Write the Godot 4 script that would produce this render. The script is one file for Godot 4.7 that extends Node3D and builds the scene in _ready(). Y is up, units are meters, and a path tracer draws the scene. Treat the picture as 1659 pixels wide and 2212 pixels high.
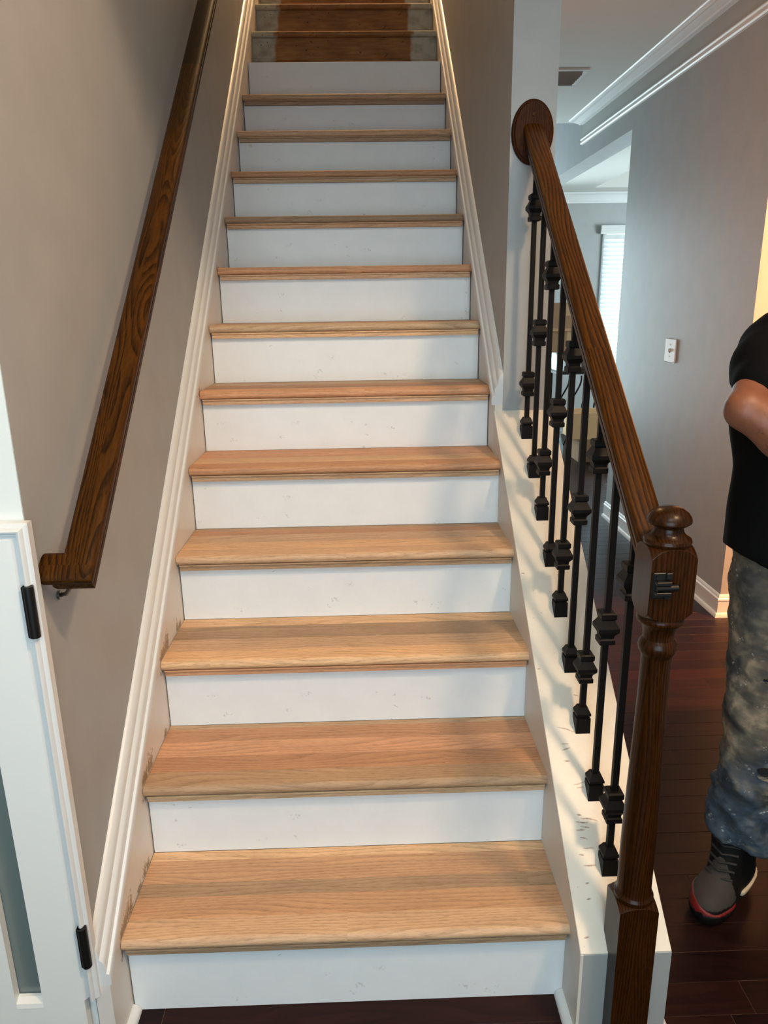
extends Node3D
# A straight flight of bare oak stairs with white risers, a knee wall with iron balusters and an oak newel,
# a hallway on the right and a worker standing in it.  Metres, y up, first riser at z = 0, left skirt at x = 0.

const HIGH := 5.5               # ceiling of the two storey foyer
const RISE := 0.20316
const RUN := 0.2375
const NOSE := 0.0285
const WIDE := 0.96
const FLOOR_Y := -0.012
const WALL_X := -0.032        # face of the wall left of the stairs
const WALL_Z := 0.088         # its front corner
const KW_X0 := 0.957
const KW_X1 := 1.1445
const KW_Z := 0.1046
const KW_Y := 0.2115
const KW_S := 0.8015
const COL_Z := -1.07          # front of the wall end right of the stairs
const HALL_X := 2.253
const CEIL := 2.79

var M := {}
var used := {}

# ------------------------------------------------------------------ mesh building
class MB:
	var v := PackedVector3Array()
	var t := PackedVector2Array()
	var f: Array = []
	var has_uv := false
	func vert(p: Vector3, q := Vector2.ZERO) -> int:
		v.append(p); t.append(q)
		return v.size() - 1
	func conv(ids: Array, c: Vector3) -> void:      # a face of a convex body round c
		var n := (v[ids[1]] - v[ids[0]]).cross(v[ids[2]] - v[ids[0]])
		if n.dot(v[ids[0]] - c) < 0: ids.reverse()
		f.append(ids)
	func box(lo: Vector3, hi: Vector3, b := 0.0) -> MB:
		var c := (lo + hi) / 2
		var s := (hi - lo) / 2
		if b <= 0.0:
			var o := []
			for k in 8: o.append(vert(c + s * Vector3(1 if k & 1 else -1, 1 if k & 2 else -1, 1 if k & 4 else -1)))
			for q in [[0, 1, 3, 2], [4, 5, 7, 6], [0, 1, 5, 4], [2, 3, 7, 6], [0, 2, 6, 4], [1, 3, 7, 5]]:
				conv([o[q[0]], o[q[1]], o[q[2]], o[q[3]]], c)
			return self
		var i := []
		for k in 8:
			var g := Vector3(1 if k & 1 else -1, 1 if k & 2 else -1, 1 if k & 4 else -1)
			for a in 3:
				var d := s - Vector3(b, b, b)
				d[a] = s[a]
				i.append(vert(c + d * g))
		for a in 3:
			var u := (a + 1) % 3
			var w := (a + 2) % 3
			for sg in [0, 1]:
				var k0: int = sg << a
				conv([i[k0 * 3 + a], i[(k0 | 1 << u) * 3 + a], i[(k0 | 1 << u | 1 << w) * 3 + a], i[(k0 | 1 << w) * 3 + a]], c)
			for su in [0, 1]:
				for sw in [0, 1]:                  # edges along a
					var k1: int = (su << u) | (sw << w)
					var k2: int = k1 | (1 << a)
					conv([i[k1 * 3 + u], i[k2 * 3 + u], i[k2 * 3 + w], i[k1 * 3 + w]], c)
		for k in 8: conv([i[k * 3], i[k * 3 + 1], i[k * 3 + 2]], c)
		return self
	# a closed outline swept from o along d; u x w points along d. sh: how far the start and end planes lean (x per outline coordinate)
	func sweep(poly: PackedVector2Array, o: Vector3, d: Vector3, u: Vector3, w: Vector3, lean0 := Vector2.ZERO, lean1 := Vector2.ZERO, cap0 := true, cap1 := true) -> MB:
		var pts := poly.duplicate()
		if Geometry2D.is_polygon_clockwise(pts): pts.reverse()
		var n := pts.size()
		var dn := d.normalized()
		var a := []
		var b := []
		var run := 0.0
		for k in n:
			var p := pts[k]
			if k > 0: run += p.distance_to(pts[k - 1])
			var q := o + u * p.x + w * p.y
			a.append(vert(q + dn * lean0.dot(p), Vector2(lean0.dot(p), run)))
			b.append(vert(q + d + dn * lean1.dot(p), Vector2(d.length() + lean1.dot(p), run)))
		for k in n:
			var j := (k + 1) % n
			f.append([a[k], a[j], b[j], b[k]])
		var tri := Geometry2D.triangulate_polygon(pts)
		for k in range(0, tri.size(), 3):
			var e := [tri[k], tri[k + 1], tri[k + 2]]
			if (pts[e[1]] - pts[e[0]]).cross(pts[e[2]] - pts[e[0]]) < 0: e.reverse()
			if cap0: f.append([a[e[2]], a[e[1]], a[e[0]]])
			if cap1: f.append([b[e[0]], b[e[1]], b[e[2]]])
		return self
	# a body turned on the y axis; half > 0 cuts it square
	func lathe(prof: Array, segs := 24, at := Vector3.ZERO, half := 0.0) -> MB:
		var rows := []
		for p: Vector2 in prof:
			var row := []
			for k in segs:
				var th := TAU * (k + (0.5 if half > 0 and segs == 4 else 0.0)) / segs
				var r := p.x
				if half > 0: r = minf(r, half / maxf(absf(cos(th)), absf(sin(th))))
				row.append(vert(at + Vector3(r * cos(th), p.y, r * sin(th)), Vector2(float(k) / segs * 0.25, p.y)))
			rows.append(row)
		for i in rows.size() - 1:
			for k in segs:
				var j := (k + 1) % segs
				f.append([rows[i][k], rows[i + 1][k], rows[i + 1][j], rows[i][j]])
		if prof[0].x > 1e-5: f.append(rows[0].duplicate())
		if prof[-1].x > 1e-5:
			var top: Array = rows[-1].duplicate(); top.reverse(); f.append(top)
		return self
	func square(prof: Array, at := Vector3.ZERO) -> MB:    # a stack of squares: (half side, y)
		var rows := []
		for p: Vector2 in prof:
			var row := []
			for c in [Vector2(1, 1), Vector2(-1, 1), Vector2(-1, -1), Vector2(1, -1)]: row.append(vert(at + Vector3(c.x * p.x, p.y, c.y * p.x)))
			rows.append(row)
		for i in rows.size() - 1:
			for k in 4:
				var j := (k + 1) % 4
				f.append([rows[i][k], rows[i + 1][k], rows[i + 1][j], rows[i][j]])
		f.append(rows[0].duplicate())
		var top: Array = rows[-1].duplicate(); top.reverse(); f.append(top)
		return self
	func tube(path: PackedVector3Array, r: float, segs := 8, r1 := -1.0) -> MB:
		var rows := []
		var up := Vector3.UP
		for i in path.size():
			var d := (path[mini(i + 1, path.size() - 1)] - path[maxi(i - 1, 0)]).normalized()
			if absf(d.dot(up)) > 0.95: up = Vector3.RIGHT if absf(d.x) < 0.8 else Vector3.BACK
			var a := d.cross(up).normalized()
			var b := a.cross(d).normalized()
			up = b
			var rr := r if r1 < 0 else lerpf(r, r1, float(i) / (path.size() - 1))
			var row := []
			for k in segs: row.append(vert(path[i] + (a * cos(TAU * k / segs) + b * sin(TAU * k / segs)) * rr))
			rows.append(row)
		for i in rows.size() - 1:
			for k in segs:
				var j := (k + 1) % segs
				f.append([rows[i][k], rows[i + 1][k], rows[i + 1][j], rows[i][j]])
		f.append(rows[0].duplicate())
		var e: Array = rows[-1].duplicate(); e.reverse(); f.append(e)
		return self
	func mesh(crease := 38.0) -> ArrayMesh:
		var cs := cos(deg_to_rad(crease))
		var fn := PackedVector3Array()
		var by := {}
		for i in f.size():
			var n := Vector3.ZERO
			var q: Array = f[i]
			for k in q.size():
				var a := v[q[k]]
				var b := v[q[(k + 1) % q.size()]]
				n += Vector3((a.y - b.y) * (a.z + b.z), (a.z - b.z) * (a.x + b.x), (a.x - b.x) * (a.y + b.y))
			fn.append(n)
			for k in q:
				if not by.has(k): by[k] = []
				by[k].append(i)
		var P := PackedVector3Array()
		var N := PackedVector3Array()
		var T := PackedVector2Array()
		for i in f.size():
			var q: Array = f[i]
			var u := fn[i].normalized()
			var ns := []
			for k in q:
				var n := Vector3.ZERO
				for j in by[k]:
					if fn[j].normalized().dot(u) > cs: n += fn[j]
				ns.append(n.normalized() if n.length() > 1e-12 else u)
			for k in range(1, q.size() - 1):
				for e in [0, k + 1, k]:
					P.append(v[q[e]]); N.append(ns[e]); T.append(t[q[e]])
		var arr := []
		arr.resize(Mesh.ARRAY_MAX)
		arr[Mesh.ARRAY_VERTEX] = P; arr[Mesh.ARRAY_NORMAL] = N; arr[Mesh.ARRAY_TEX_UV] = T
		var m := ArrayMesh.new()
		m.add_surface_from_arrays(Mesh.PRIMITIVE_TRIANGLES, arr)
		return m

# a blend of tapered capsules on a grid, meshed as surface nets
class Blob:
	var lo: Vector3; var cell: float; var n: Vector3i; var d := PackedFloat32Array()
	func _init(a: Vector3, b: Vector3, c: float) -> void:
		lo = a; cell = c
		n = Vector3i(((b - a) / c).ceil()) + Vector3i.ONE
		d.resize(n.x * n.y * n.z); d.fill(1.0)
	func bone(a: Vector3, b: Vector3, ra: float, rb: float, k := 0.02, flat := Vector3.ONE) -> void:
		var m := maxf(ra, rb) + k + cell * 2
		var i0 := Vector3i(((a.min(b) - Vector3(m, m, m) * Vector3(1 / flat.x, 1 / flat.y, 1 / flat.z) - lo) / cell).floor()).clamp(Vector3i.ZERO, n - Vector3i.ONE)
		var i1 := Vector3i(((a.max(b) + Vector3(m, m, m) * Vector3(1 / flat.x, 1 / flat.y, 1 / flat.z) - lo) / cell).ceil()).clamp(Vector3i.ZERO, n - Vector3i.ONE)
		var ab := (b - a) * flat
		var l2 := maxf(ab.length_squared(), 1e-9)
		for z in range(i0.z, i1.z + 1):
			for y in range(i0.y, i1.y + 1):
				var at := (z * n.y + y) * n.x
				for x in range(i0.x, i1.x + 1):
					var p := (lo + Vector3(x, y, z) * cell - a) * flat
					var h := clampf(p.dot(ab) / l2, 0, 1)
					var e := (p - ab * h).length() - lerpf(ra, rb, h)
					var o := d[at + x]
					var g := maxf(k - absf(o - e), 0.0) / k
					d[at + x] = minf(o, e) - g * g * k * 0.25
	func each(fn: Callable) -> void:
		for z in n.z:
			for y in n.y:
				for x in n.x:
					var i := (z * n.y + y) * n.x + x
					if d[i] < 0.09: d[i] = fn.call(lo + Vector3(x, y, z) * cell, d[i])
	func mesh() -> ArrayMesh:
		var id := {}
		var P := PackedVector3Array()
		var sx := 1; var sy := n.x; var sz := n.x * n.y
		var off := [0, sx, sy, sx + sy, sz, sx + sz, sy + sz, sx + sy + sz]
		for z in n.z - 1:
			for y in n.y - 1:
				for x in n.x - 1:
					var i := z * sz + y * sy + x
					var q := [d[i], d[i + sx], d[i + sy], d[i + sx + sy], d[i + sz], d[i + sx + sz], d[i + sy + sz], d[i + sx + sy + sz]]
					var neg := 0
					for e in q: if e < 0: neg += 1
					if neg == 0 or neg == 8: continue
					var s := Vector3.ZERO
					var c := 0
					for e in [[0, 1], [2, 3], [4, 5], [6, 7], [0, 2], [1, 3], [4, 6], [5, 7], [0, 4], [1, 5], [2, 6], [3, 7]]:
						var a: float = q[e[0]]
						var b: float = q[e[1]]
						if (a < 0) == (b < 0): continue
						var h := a / (a - b)
						var pa := Vector3(e[0] & 1, (e[0] >> 1) & 1, e[0] >> 2)
						var pb := Vector3(e[1] & 1, (e[1] >> 1) & 1, e[1] >> 2)
						s += pa.lerp(pb, h); c += 1
					id[i] = P.size()
					P.append(lo + (Vector3(x, y, z) + s / c) * cell)
		var N := PackedVector3Array()
		N.resize(P.size())
		var I := PackedInt32Array()
		for z in range(1, n.z - 1):
			for y in range(1, n.y - 1):
				for x in range(1, n.x - 1):
					var i := z * sz + y * sy + x
					for ax in [[sx, sy, sz], [sy, sz, sx], [sz, sx, sy]]:
						var a := d[i] < 0
						if a == (d[i + ax[0]] < 0): continue
						var k := [i - ax[1] - ax[2], i - ax[2], i, i - ax[1]]
						var ok := true
						for e in k: if not id.has(e): ok = false
						if not ok: continue
						var w := [id[k[0]], id[k[1]], id[k[2]], id[k[3]]]
						if a: w.reverse()
						var nn := (P[w[2]] - P[w[0]]).cross(P[w[3]] - P[w[1]])
						for e in w: N[e] -= nn
						I.append_array([w[0], w[1], w[2], w[0], w[2], w[3]])
		for e in N.size(): N[e] = N[e].normalized()
		var arr := []
		arr.resize(Mesh.ARRAY_MAX)
		arr[Mesh.ARRAY_VERTEX] = P; arr[Mesh.ARRAY_NORMAL] = N; arr[Mesh.ARRAY_INDEX] = I
		var m := ArrayMesh.new()
		m.add_surface_from_arrays(Mesh.PRIMITIVE_TRIANGLES, arr)
		return m

# ------------------------------------------------------------------ scene helpers
func numbered(called: String) -> String:
	var k: int = used.get(called, 0)
	used[called] = k + 1
	return called if k == 0 else "%s_%03d" % [called, k]

func tag(o: Node3D, label := "", category := "", group := "", kind := "") -> Node3D:
	if label: o.set_meta("label", label)
	if category: o.set_meta("category", category)
	if group: o.set_meta("group", group)
	if kind: o.set_meta("kind", kind)
	return o

func thing(called: String, label: String, category: String, at := Vector3.ZERO, group := "") -> Node3D:
	var o := Node3D.new()
	o.name = numbered(called); add_child(o); o.position = at
	return tag(o, label, category, group)

func put(called: String, mesh: Mesh, m: Material, parent: Node3D = null) -> MeshInstance3D:
	var o := MeshInstance3D.new()
	o.mesh = mesh; o.material_override = m
	if parent == null:
		o.name = numbered(called); add_child(o)
	else:
		var taken := 0
		while parent.has_node(NodePath(called if taken == 0 else "%s_%03d" % [called, taken])): taken += 1
		o.name = called if taken == 0 else "%s_%03d" % [called, taken]
		parent.add_child(o)
	return o

func struct(called: String, mesh: Mesh, m: Material) -> MeshInstance3D:
	var o := put(called, mesh, m)
	o.set_meta("kind", "structure")
	return o

func boxes(list: Array, b := 0.0) -> ArrayMesh:     # [x0, x1, y0, y1, z0, z1] each
	var s := MB.new()
	for q in list: s.box(Vector3(q[0], q[2], q[4]), Vector3(q[1], q[3], q[5]), b)
	return s.mesh(20)

func bx(x0: float, x1: float, y0: float, y1: float, z0: float, z1: float, b := 0.0) -> ArrayMesh:
	return MB.new().box(Vector3(x0, y0, z0), Vector3(x1, y1, z1), b).mesh(20)

func pv(a: Array) -> PackedVector2Array:
	var o := PackedVector2Array()
	for k in range(0, a.size(), 2): o.append(Vector2(a[k], a[k + 1]))
	return o

# ------------------------------------------------------------------ materials
func mat(c: Color, rough := 0.6, spec := 0.5) -> StandardMaterial3D:
	var m := StandardMaterial3D.new()
	m.albedo_color = c; m.roughness = rough; m.metallic_specular = spec
	return m

func textured(im: Image, size: Vector2, c := Color.WHITE, rough := 0.6, off := Vector3.ZERO, upright := false) -> StandardMaterial3D:
	var m := mat(c, rough)
	m.albedo_texture = tex(im)
	m.uv1_triplanar = true
	m.uv1_triplanar_sharpness = 8.0
	m.uv1_scale = Vector3(1 / size.x, 1 / size.y, 1 / size.y) if not upright else Vector3(1 / size.x, 1 / size.y, 1 / size.x)
	m.uv1_offset = off
	return m

var texs := {}
func tex(im: Image) -> ImageTexture:
	if not texs.has(im): texs[im] = ImageTexture.create_from_image(im)
	return texs[im]

func noise(sd: int, fr := 1.0, oct := 3) -> FastNoiseLite:
	var n := FastNoiseLite.new()
	n.seed = sd; n.frequency = fr; n.noise_type = FastNoiseLite.TYPE_SIMPLEX_SMOOTH; n.fractal_octaves = oct
	return n

# wood grain running along u: rings bent by slow noise, fine pores, slow mottling
func wood(sd: int, w: int, h: int, lu: float, lv: float, cols: Array, rings: float, wav: float, pore: float, blotch := 0.10) -> Image:
	var slow := noise(sd, 1.0, 2)
	var fine := noise(sd + 1, 1.0, 2)
	var by := PackedByteArray()
	by.resize(w * h * 3)
	var a: Color = cols[0]
	var b: Color = cols[1]
	var c: Color = cols[2]
	for y in h:
		var v := float(y) / h * lv
		for x in w:
			var u := float(x) / w * lu
			var s := slow.get_noise_2d(u * 1.1, v * 7.0)
			var r := fposmod((v + s * wav) * rings, 1.0)
			r = r * r * (1.0 - smoothstep(0.9, 1.0, r))
			var p := fine.get_noise_2d(u * 28.0, v * 700.0)
			var p2 := fine.get_noise_2d(u * 7.0 + 50, v * 160.0)
			var q := a.lerp(b, clampf(r * 0.9 + 0.25 * p2, 0, 1))
			q = q.lerp(c, clampf((p - 0.12) * pore, 0, 0.8) * (0.35 + 0.65 * r))
			q = q * (1.0 + blotch * slow.get_noise_2d(u * 3.0 + 9, v * 14.0))
			var i := (y * w + x) * 3
			by[i] = clampi(int(q.r * 255), 0, 255); by[i + 1] = clampi(int(q.g * 255), 0, 255); by[i + 2] = clampi(int(q.b * 255), 0, 255)
	return Image.create_from_data(w, h, false, Image.FORMAT_RGB8, by)

func plain(w: int, h: int, c: Color, sd: int, amt: float, fr: float) -> Image:
	var nz := noise(sd, fr, 4)
	var by := PackedByteArray()
	by.resize(w * h * 3)
	for y in h:
		for x in w:
			var k := 1.0 + amt * nz.get_noise_2d(x, y)
			var i := (y * w + x) * 3
			by[i] = clampi(int(c.r * k * 255), 0, 255); by[i + 1] = clampi(int(c.g * k * 255), 0, 255); by[i + 2] = clampi(int(c.b * k * 255), 0, 255)
	return Image.create_from_data(w, h, false, Image.FORMAT_RGB8, by)

func dab(im: Image, x: float, y: float, r: float, c: Color, a: float) -> void:
	for j in range(int(y - r), int(y + r) + 2):
		for i in range(int(x - r), int(x + r) + 2):
			if i < 0 or j < 0 or i >= im.get_width() or j >= im.get_height(): continue
			var k := clampf(r + 0.5 - Vector2(i - x, j - y).length(), 0, 1) * a
			if k > 0: im.set_pixel(i, j, im.get_pixel(i, j).lerp(c, k))

func stroke(im: Image, rg: RandomNumberGenerator, p: Vector2, dir: float, length: float, r: float, c: Color, a: float, bend := 0.05) -> void:
	var s := 0.0
	while s < length:
		var e := sin(PI * s / length)
		dab(im, p.x, p.y, r * (0.4 + 0.6 * e) * rg.randf_range(0.7, 1.2), c, a * rg.randf_range(0.5, 1.0))
		p += Vector2(cos(dir), sin(dir)) * maxf(r * 0.6, 0.7)
		s += maxf(r * 0.6, 0.7)
		dir += rg.randf_range(-bend, bend)

func kw_y(z: float) -> float: return KW_Y - KW_S * (z - KW_Z)
func nose_y(z: float) -> float: return RISE + RISE / RUN * (NOSE - z)

# ------------------------------------------------------------------ build
func _ready() -> void:
	setup_view()
	setup_light()
	setup_materials()
	build_shell()
	build_floor()
	build_stairs()
	build_skirts()
	build_knee_wall()
	build_balusters()
	build_newel()
	build_rails()
	build_gate()
	build_hall()
	build_far_room()
	build_person()

func setup_view() -> void:
	var cam := Camera3D.new()
	cam.name = "camera"
	cam.position = Vector3(0.540127, 1.496826, 1.286713)
	cam.rotation = Vector3(-0.279087, -0.024899, -0.014873)
	cam.keep_aspect = Camera3D.KEEP_HEIGHT
	cam.fov = rad_to_deg(2 * atan(1106.0 / 1591.225))
	cam.near = 0.03
	add_child(cam)
	cam.current = true
	var env := Environment.new()
	env.background_mode = Environment.BG_COLOR
	env.background_color = Color(0.62, 0.72, 0.82)
	env.background_energy_multiplier = 0.6
	env.tonemap_mode = Environment.TONE_MAPPER_LINEAR
	env.tonemap_exposure = 1.0
	env.sdfgi_enabled = true
	env.ssao_enabled = true
	env.ssil_enabled = true
	var we := WorldEnvironment.new()
	we.name = "world"
	we.environment = env
	add_child(we)

func area(called: String, at: Vector3, size: Vector2, turn: float, c: Color, e: float) -> void:
	var l := AreaLight3D.new()
	l.name = called
	l.area_size = size
	l.light_color = c; l.light_energy = e
	l.shadow_enabled = true
	l.area_range = 30.0
	add_child(l)
	l.position = at
	l.rotation.y = turn

func omni(called: String, at: Vector3, r: float, c: Color, e: float) -> void:
	var l := OmniLight3D.new()
	l.name = called
	l.light_color = c; l.light_energy = e; l.light_size = r
	l.shadow_enabled = true
	l.omni_range = 30.0; l.omni_attenuation = 2.0
	add_child(l)
	l.position = at

const DAY := Color(0.81, 0.93, 1.0)
const WARM := Color(1.0, 0.84, 0.67)
func setup_light() -> void:
	area("front_door_daylight", Vector3(0.45, 1.4, 2.27), Vector2(1.5, 1.5), 0.0, DAY, 3.2)
	area("upper_window_daylight", Vector3(0.6, 3.8, 2.27), Vector2(1.5, 1.4), 0.0, Color(0.95, 0.97, 0.96), 3.2)
	area("garden_door_daylight", Vector3(1.0, 1.2, -6.98), Vector2(2.2, 2.1), PI, Color(0.87, 0.96, 0.97), 11.0)
	area("blind_window_daylight", Vector3(3.68, 1.45, -7.155), Vector2(0.96, 1.4), PI, DAY, 9.0)
	area("stair_hall_window_daylight", Vector3(-1.10, 2.3, -6.0), Vector2(1.5, 2.4), -PI / 2, DAY, 16.0)
	area("side_window_daylight", Vector3(5.19, 1.5, -5.0), Vector2(1.6, 1.5), PI / 2, Color(0.9, 0.97, 0.98), 14.0)
	omni("foyer_light", Vector3(2.0, 3.75, 1.4), 0.17, WARM, 6.0)
	omni("dining_light", Vector3(3.55, 1.9, -1.17), 0.08, Color(1.0, 0.68, 0.45), 14.5)
	omni("landing_light", Vector3(0.5, 4.95, -4.2), 0.12, Color(1.0, 0.80, 0.58), 3.4)

func setup_materials() -> void:
	M.wall = textured(plain(256, 256, Color(0.628, 0.636, 0.635), 3, 0.03, 0.02), Vector2(1.1, 1.1), Color.WHITE, 0.55)
	M.ceil = mat(Color(0.80, 0.80, 0.78), 0.8)
	M.frieze = mat(Color(0.66, 0.67, 0.66), 0.6)
	M.hall = M.wall.duplicate(); M.hall.roughness = 0.5
	M.white_wall = mat(Color(0.88, 0.89, 0.87), 0.6)
	M.trim = mat(Color(0.85, 0.855, 0.85), 0.32)
	M.gate = mat(Color(0.90, 0.90, 0.88), 0.35)
	M.black = mat(Color(0.07, 0.066, 0.062), 0.42, 0.4)
	M.iron = mat(Color(0.075, 0.066, 0.06), 0.5, 0.28)
	M.grey_glass = mat(Color(0.42, 0.46, 0.45), 0.18)
	M.void = mat(Color(0.1, 0.09, 0.08), 0.9)
	M.metal = mat(Color(0.50, 0.48, 0.45), 0.32); M.metal.metallic = 1.0
	var raw := wood(11, 1536, 768, 1.6, 0.4, [Color(0.825, 0.68, 0.54), Color(0.715, 0.57, 0.435), Color(0.54, 0.405, 0.295)], 75.0, 0.042, 1.8, 0.045)
	M.raw = []
	for k in 10:
		var tone: Color = [Color(1, 1, 1), Color(0.97, 0.92, 0.88), Color(0.86, 0.86, 0.85), Color(1.05, 0.96, 0.92), Color(0.95, 0.98, 0.98), Color(0.93, 0.85, 0.80), Color(1.08, 1.07, 1.03), Color(0.91, 0.92, 0.91), Color(1.0, 0.91, 0.86), Color(0.79, 0.79, 0.79)][k]
		M.raw.append(textured(raw, Vector2(1.6, 0.4), tone, 0.62, Vector3(k * 0.37, k * 0.213, k * 0.171)))
	var dk := wood(21, 1024, 512, 1.6, 0.4, [Color(0.45, 0.285, 0.105), Color(0.17, 0.10, 0.04), Color(0.065, 0.04, 0.018)], 62.0, 0.13, 1.8)
	M.dark = textured(dk, Vector2(1.6, 0.4), Color(0.66, 0.62, 0.52), 0.40)
	var sr := wood(41, 1024, 512, 1.6, 0.4, [Color(0.50, 0.315, 0.105), Color(0.135, 0.080, 0.030), Color(0.065, 0.04, 0.018)], 105.0, 0.03, 1.5)
	M.dark_rail = textured(sr, Vector2(1.6, 0.4), Color(0.66, 0.61, 0.52), 0.42, Vector3(0.31, 0.17, 0.4))
	var dkv := wood(43, 1024, 512, 1.6, 0.4, [Color(0.45, 0.275, 0.11), Color(0.19, 0.112, 0.045), Color(0.08, 0.048, 0.022)], 170.0, 0.018, 1.5)
	dkv.rotate_90(CLOCKWISE)
	M.dark_up = textured(dkv, Vector2(0.4, 1.6), Color(0.52, 0.47, 0.42), 0.34, Vector3.ZERO, true)
	M.dark_plate = textured(dkv, Vector2(0.4, 1.6), Color(0.62, 0.54, 0.48), 0.5, Vector3(0.2, 0.3, 0.1), true)
	for m in [M.dark, M.dark_rail, M.dark_up, M.dark_plate]: m.metallic_specular = 0.22
	for m in [M.dark_rail, M.dark_up]:
		m.clearcoat_enabled = true; m.clearcoat = 0.2; m.clearcoat_roughness = 0.2
	var fl := wood(31, 512, 512, 1.4, 0.5, [Color(0.150, 0.072, 0.056), Color(0.11, 0.05, 0.04), Color(0.06, 0.028, 0.022)], 26.0, 0.08, 1.2)
	M.plank = []
	for k in 5: M.plank.append(textured(fl, Vector2(1.4, 0.5), [Color(1, 1, 1), Color(0.88, 0.86, 0.86), Color(1.1, 1.04, 1.0), Color(0.95, 0.98, 1.0), Color(0.86, 0.84, 0.84)][k], 0.36, Vector3(k * 0.41, 0, k * 0.23)))
	for m in M.plank: m.metallic_specular = 0.28
	M.riser = mat(Color(0.90, 0.91, 0.91), 0.42)
	M.glow_day = mat(DAY, 0.5); M.glow_day.emission_enabled = true; M.glow_day.emission = DAY; M.glow_day.emission_energy_multiplier = 1.2
	M.glow_warm = mat(WARM, 0.5); M.glow_warm.emission_enabled = true; M.glow_warm.emission = WARM; M.glow_warm.emission_energy_multiplier = 2.0

func build_shell() -> void:
	# setting: walls with thickness, ceilings, floors
	struct("wall_left", boxes([[WALL_X - 0.12, WALL_X, FLOOR_Y - 0.1, 5.7, -6.2, WALL_Z]]), M.wall)
	struct("wall_gate", boxes([[-2.2, WALL_X - 0.12, FLOOR_Y - 0.1, HIGH, WALL_Z - 0.12, WALL_Z], [WALL_X - 0.125, WALL_X - 0.001, FLOOR_Y, HIGH, WALL_Z - 0.001, WALL_Z + 0.0015]]), M.white_wall)
	struct("wall_stair", boxes([[0.984, 1.117, FLOOR_Y - 0.1, 5.7, -6.2, COL_Z], [0.984, 1.117, CEIL + 0.01, 5.7, COL_Z, 0.0]]), M.wall)
	struct("wall_upper", boxes([[-0.03, HALL_X + 0.165, CEIL, 5.7, 0.0, 0.12], [-0.15, 1.117, 3.0, 5.7, -6.32, -6.2]]), M.wall)
	struct("wall_right", boxes([
		[HALL_X, HALL_X + 0.165, FLOOR_Y - 0.1, CEIL, -3.75, -2.0],
		[HALL_X, HALL_X + 0.165, 2.505, 4.6, -7.1, -3.75],
		[HALL_X, HALL_X + 0.165, FLOOR_Y - 0.1, 2.505, -7.1, -6.6],
		[HALL_X, HALL_X + 0.165, FLOOR_Y - 0.1, CEIL, -1.17, 2.4],
		[HALL_X, HALL_X + 0.165, CEIL, HIGH, 0.12, 2.4],
		[HALL_X, HALL_X + 0.165, 2.35, CEIL, -2.0, -1.17],
		[HALL_X + 0.165, 5.3, FLOOR_Y - 0.1, CEIL, -2.12, -2.0]]), M.hall)
	struct("wall_front", boxes([[-2.2, 5.3, FLOOR_Y - 0.1, HIGH, 2.4, 2.52]]), M.wall)
	struct("wall_foyer", boxes([[-2.32, -2.2, FLOOR_Y - 0.1, HIGH, -0.1, 2.52]]), M.wall)
	struct("wall_dining", boxes([[5.3, 5.42, FLOOR_Y - 0.1, CEIL + 0.2, -7.2, 3.32]]), M.wall)
	struct("wall_back", boxes([
		[-1.2, 3.2, FLOOR_Y - 0.1, 4.6, -7.22, -7.1], [4.16, 5.3, FLOOR_Y - 0.1, 4.6, -7.22, -7.1],
		[3.2, 4.16, FLOOR_Y - 0.1, 0.75, -7.22, -7.1], [3.2, 4.16, 2.15, 4.6, -7.22, -7.1]]), M.wall)
	struct("wall_garden", boxes([[-1.32, -1.2, FLOOR_Y - 0.1, 4.6, -7.22, -4.94], [-1.2, 0.98, FLOOR_Y - 0.1, 4.6, -5.06, -4.94], [0.98, HALL_X + 0.165, CEIL + 0.3, 4.6, -5.06, -4.94]]), M.wall)
	struct("ceiling", boxes([[1.117, HALL_X, CEIL, CEIL + 0.3, -4.94, 0.0], [HALL_X, 5.3, CEIL, CEIL + 0.3, -2.12, 2.4]]), M.ceil)
	struct("ceiling_foyer", boxes([[-2.32, HALL_X + 0.165, HIGH, HIGH + 0.1, -0.1, 2.52]]), M.ceil)
	struct("ceiling_upper", boxes([[-0.15, 1.117, 5.7, 5.8, -6.32, 0.12], [-1.32, HALL_X + 0.165, 4.6, 4.7, -7.22, -4.94]]), M.ceil)
	struct("floor_upper", boxes([[-0.03, 0.984, 3.0, 16 * RISE, -6.2, -15 * RUN - 0.02]]), M.raw[2])
	var w4 := struct("window_4", boxes([[-1.199, -1.14, 1.02, 3.58, -6.84, -6.75], [-1.199, -1.14, 1.02, 3.58, -5.25, -5.16], [-1.199, -1.14, 1.02, 1.1, -6.75, -5.25], [-1.199, -1.14, 3.5, 3.58, -6.75, -5.25]]), M.trim)
	put("glass_pane", bx(-1.199, -1.15, 1.1, 3.5, -6.75, -5.25), M.glow_day, w4)
	# tray ceiling of the side room: a soffit ring round a recess
	struct("ceiling_tray", boxes([
		[HALL_X + 0.165, 2.91, 2.565, 2.9, -7.1, -2.12], [2.91, 5.3, 2.565, 2.9, -7.1, -6.68], [4.7, 5.3, 2.565, 2.9, -6.68, -2.12], [2.91, 4.7, 2.565, 2.9, -3.2, -2.12]]), M.ceil)
	struct("ceiling_recess", boxes([[2.9, 4.71, 2.9, 3.0, -6.7, -3.1]]), M.wall)
	# glazing behind the viewer and at the end of the hall: what lights the place
	var d := struct("door_1", boxes([[-0.35, 1.25, FLOOR_Y, 2.24, 2.35, 2.399]]), M.trim)
	put("glass_pane", bx(-0.3, 1.2, 0.85, 2.15, 2.3, 2.349), M.glow_day, d)
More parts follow.
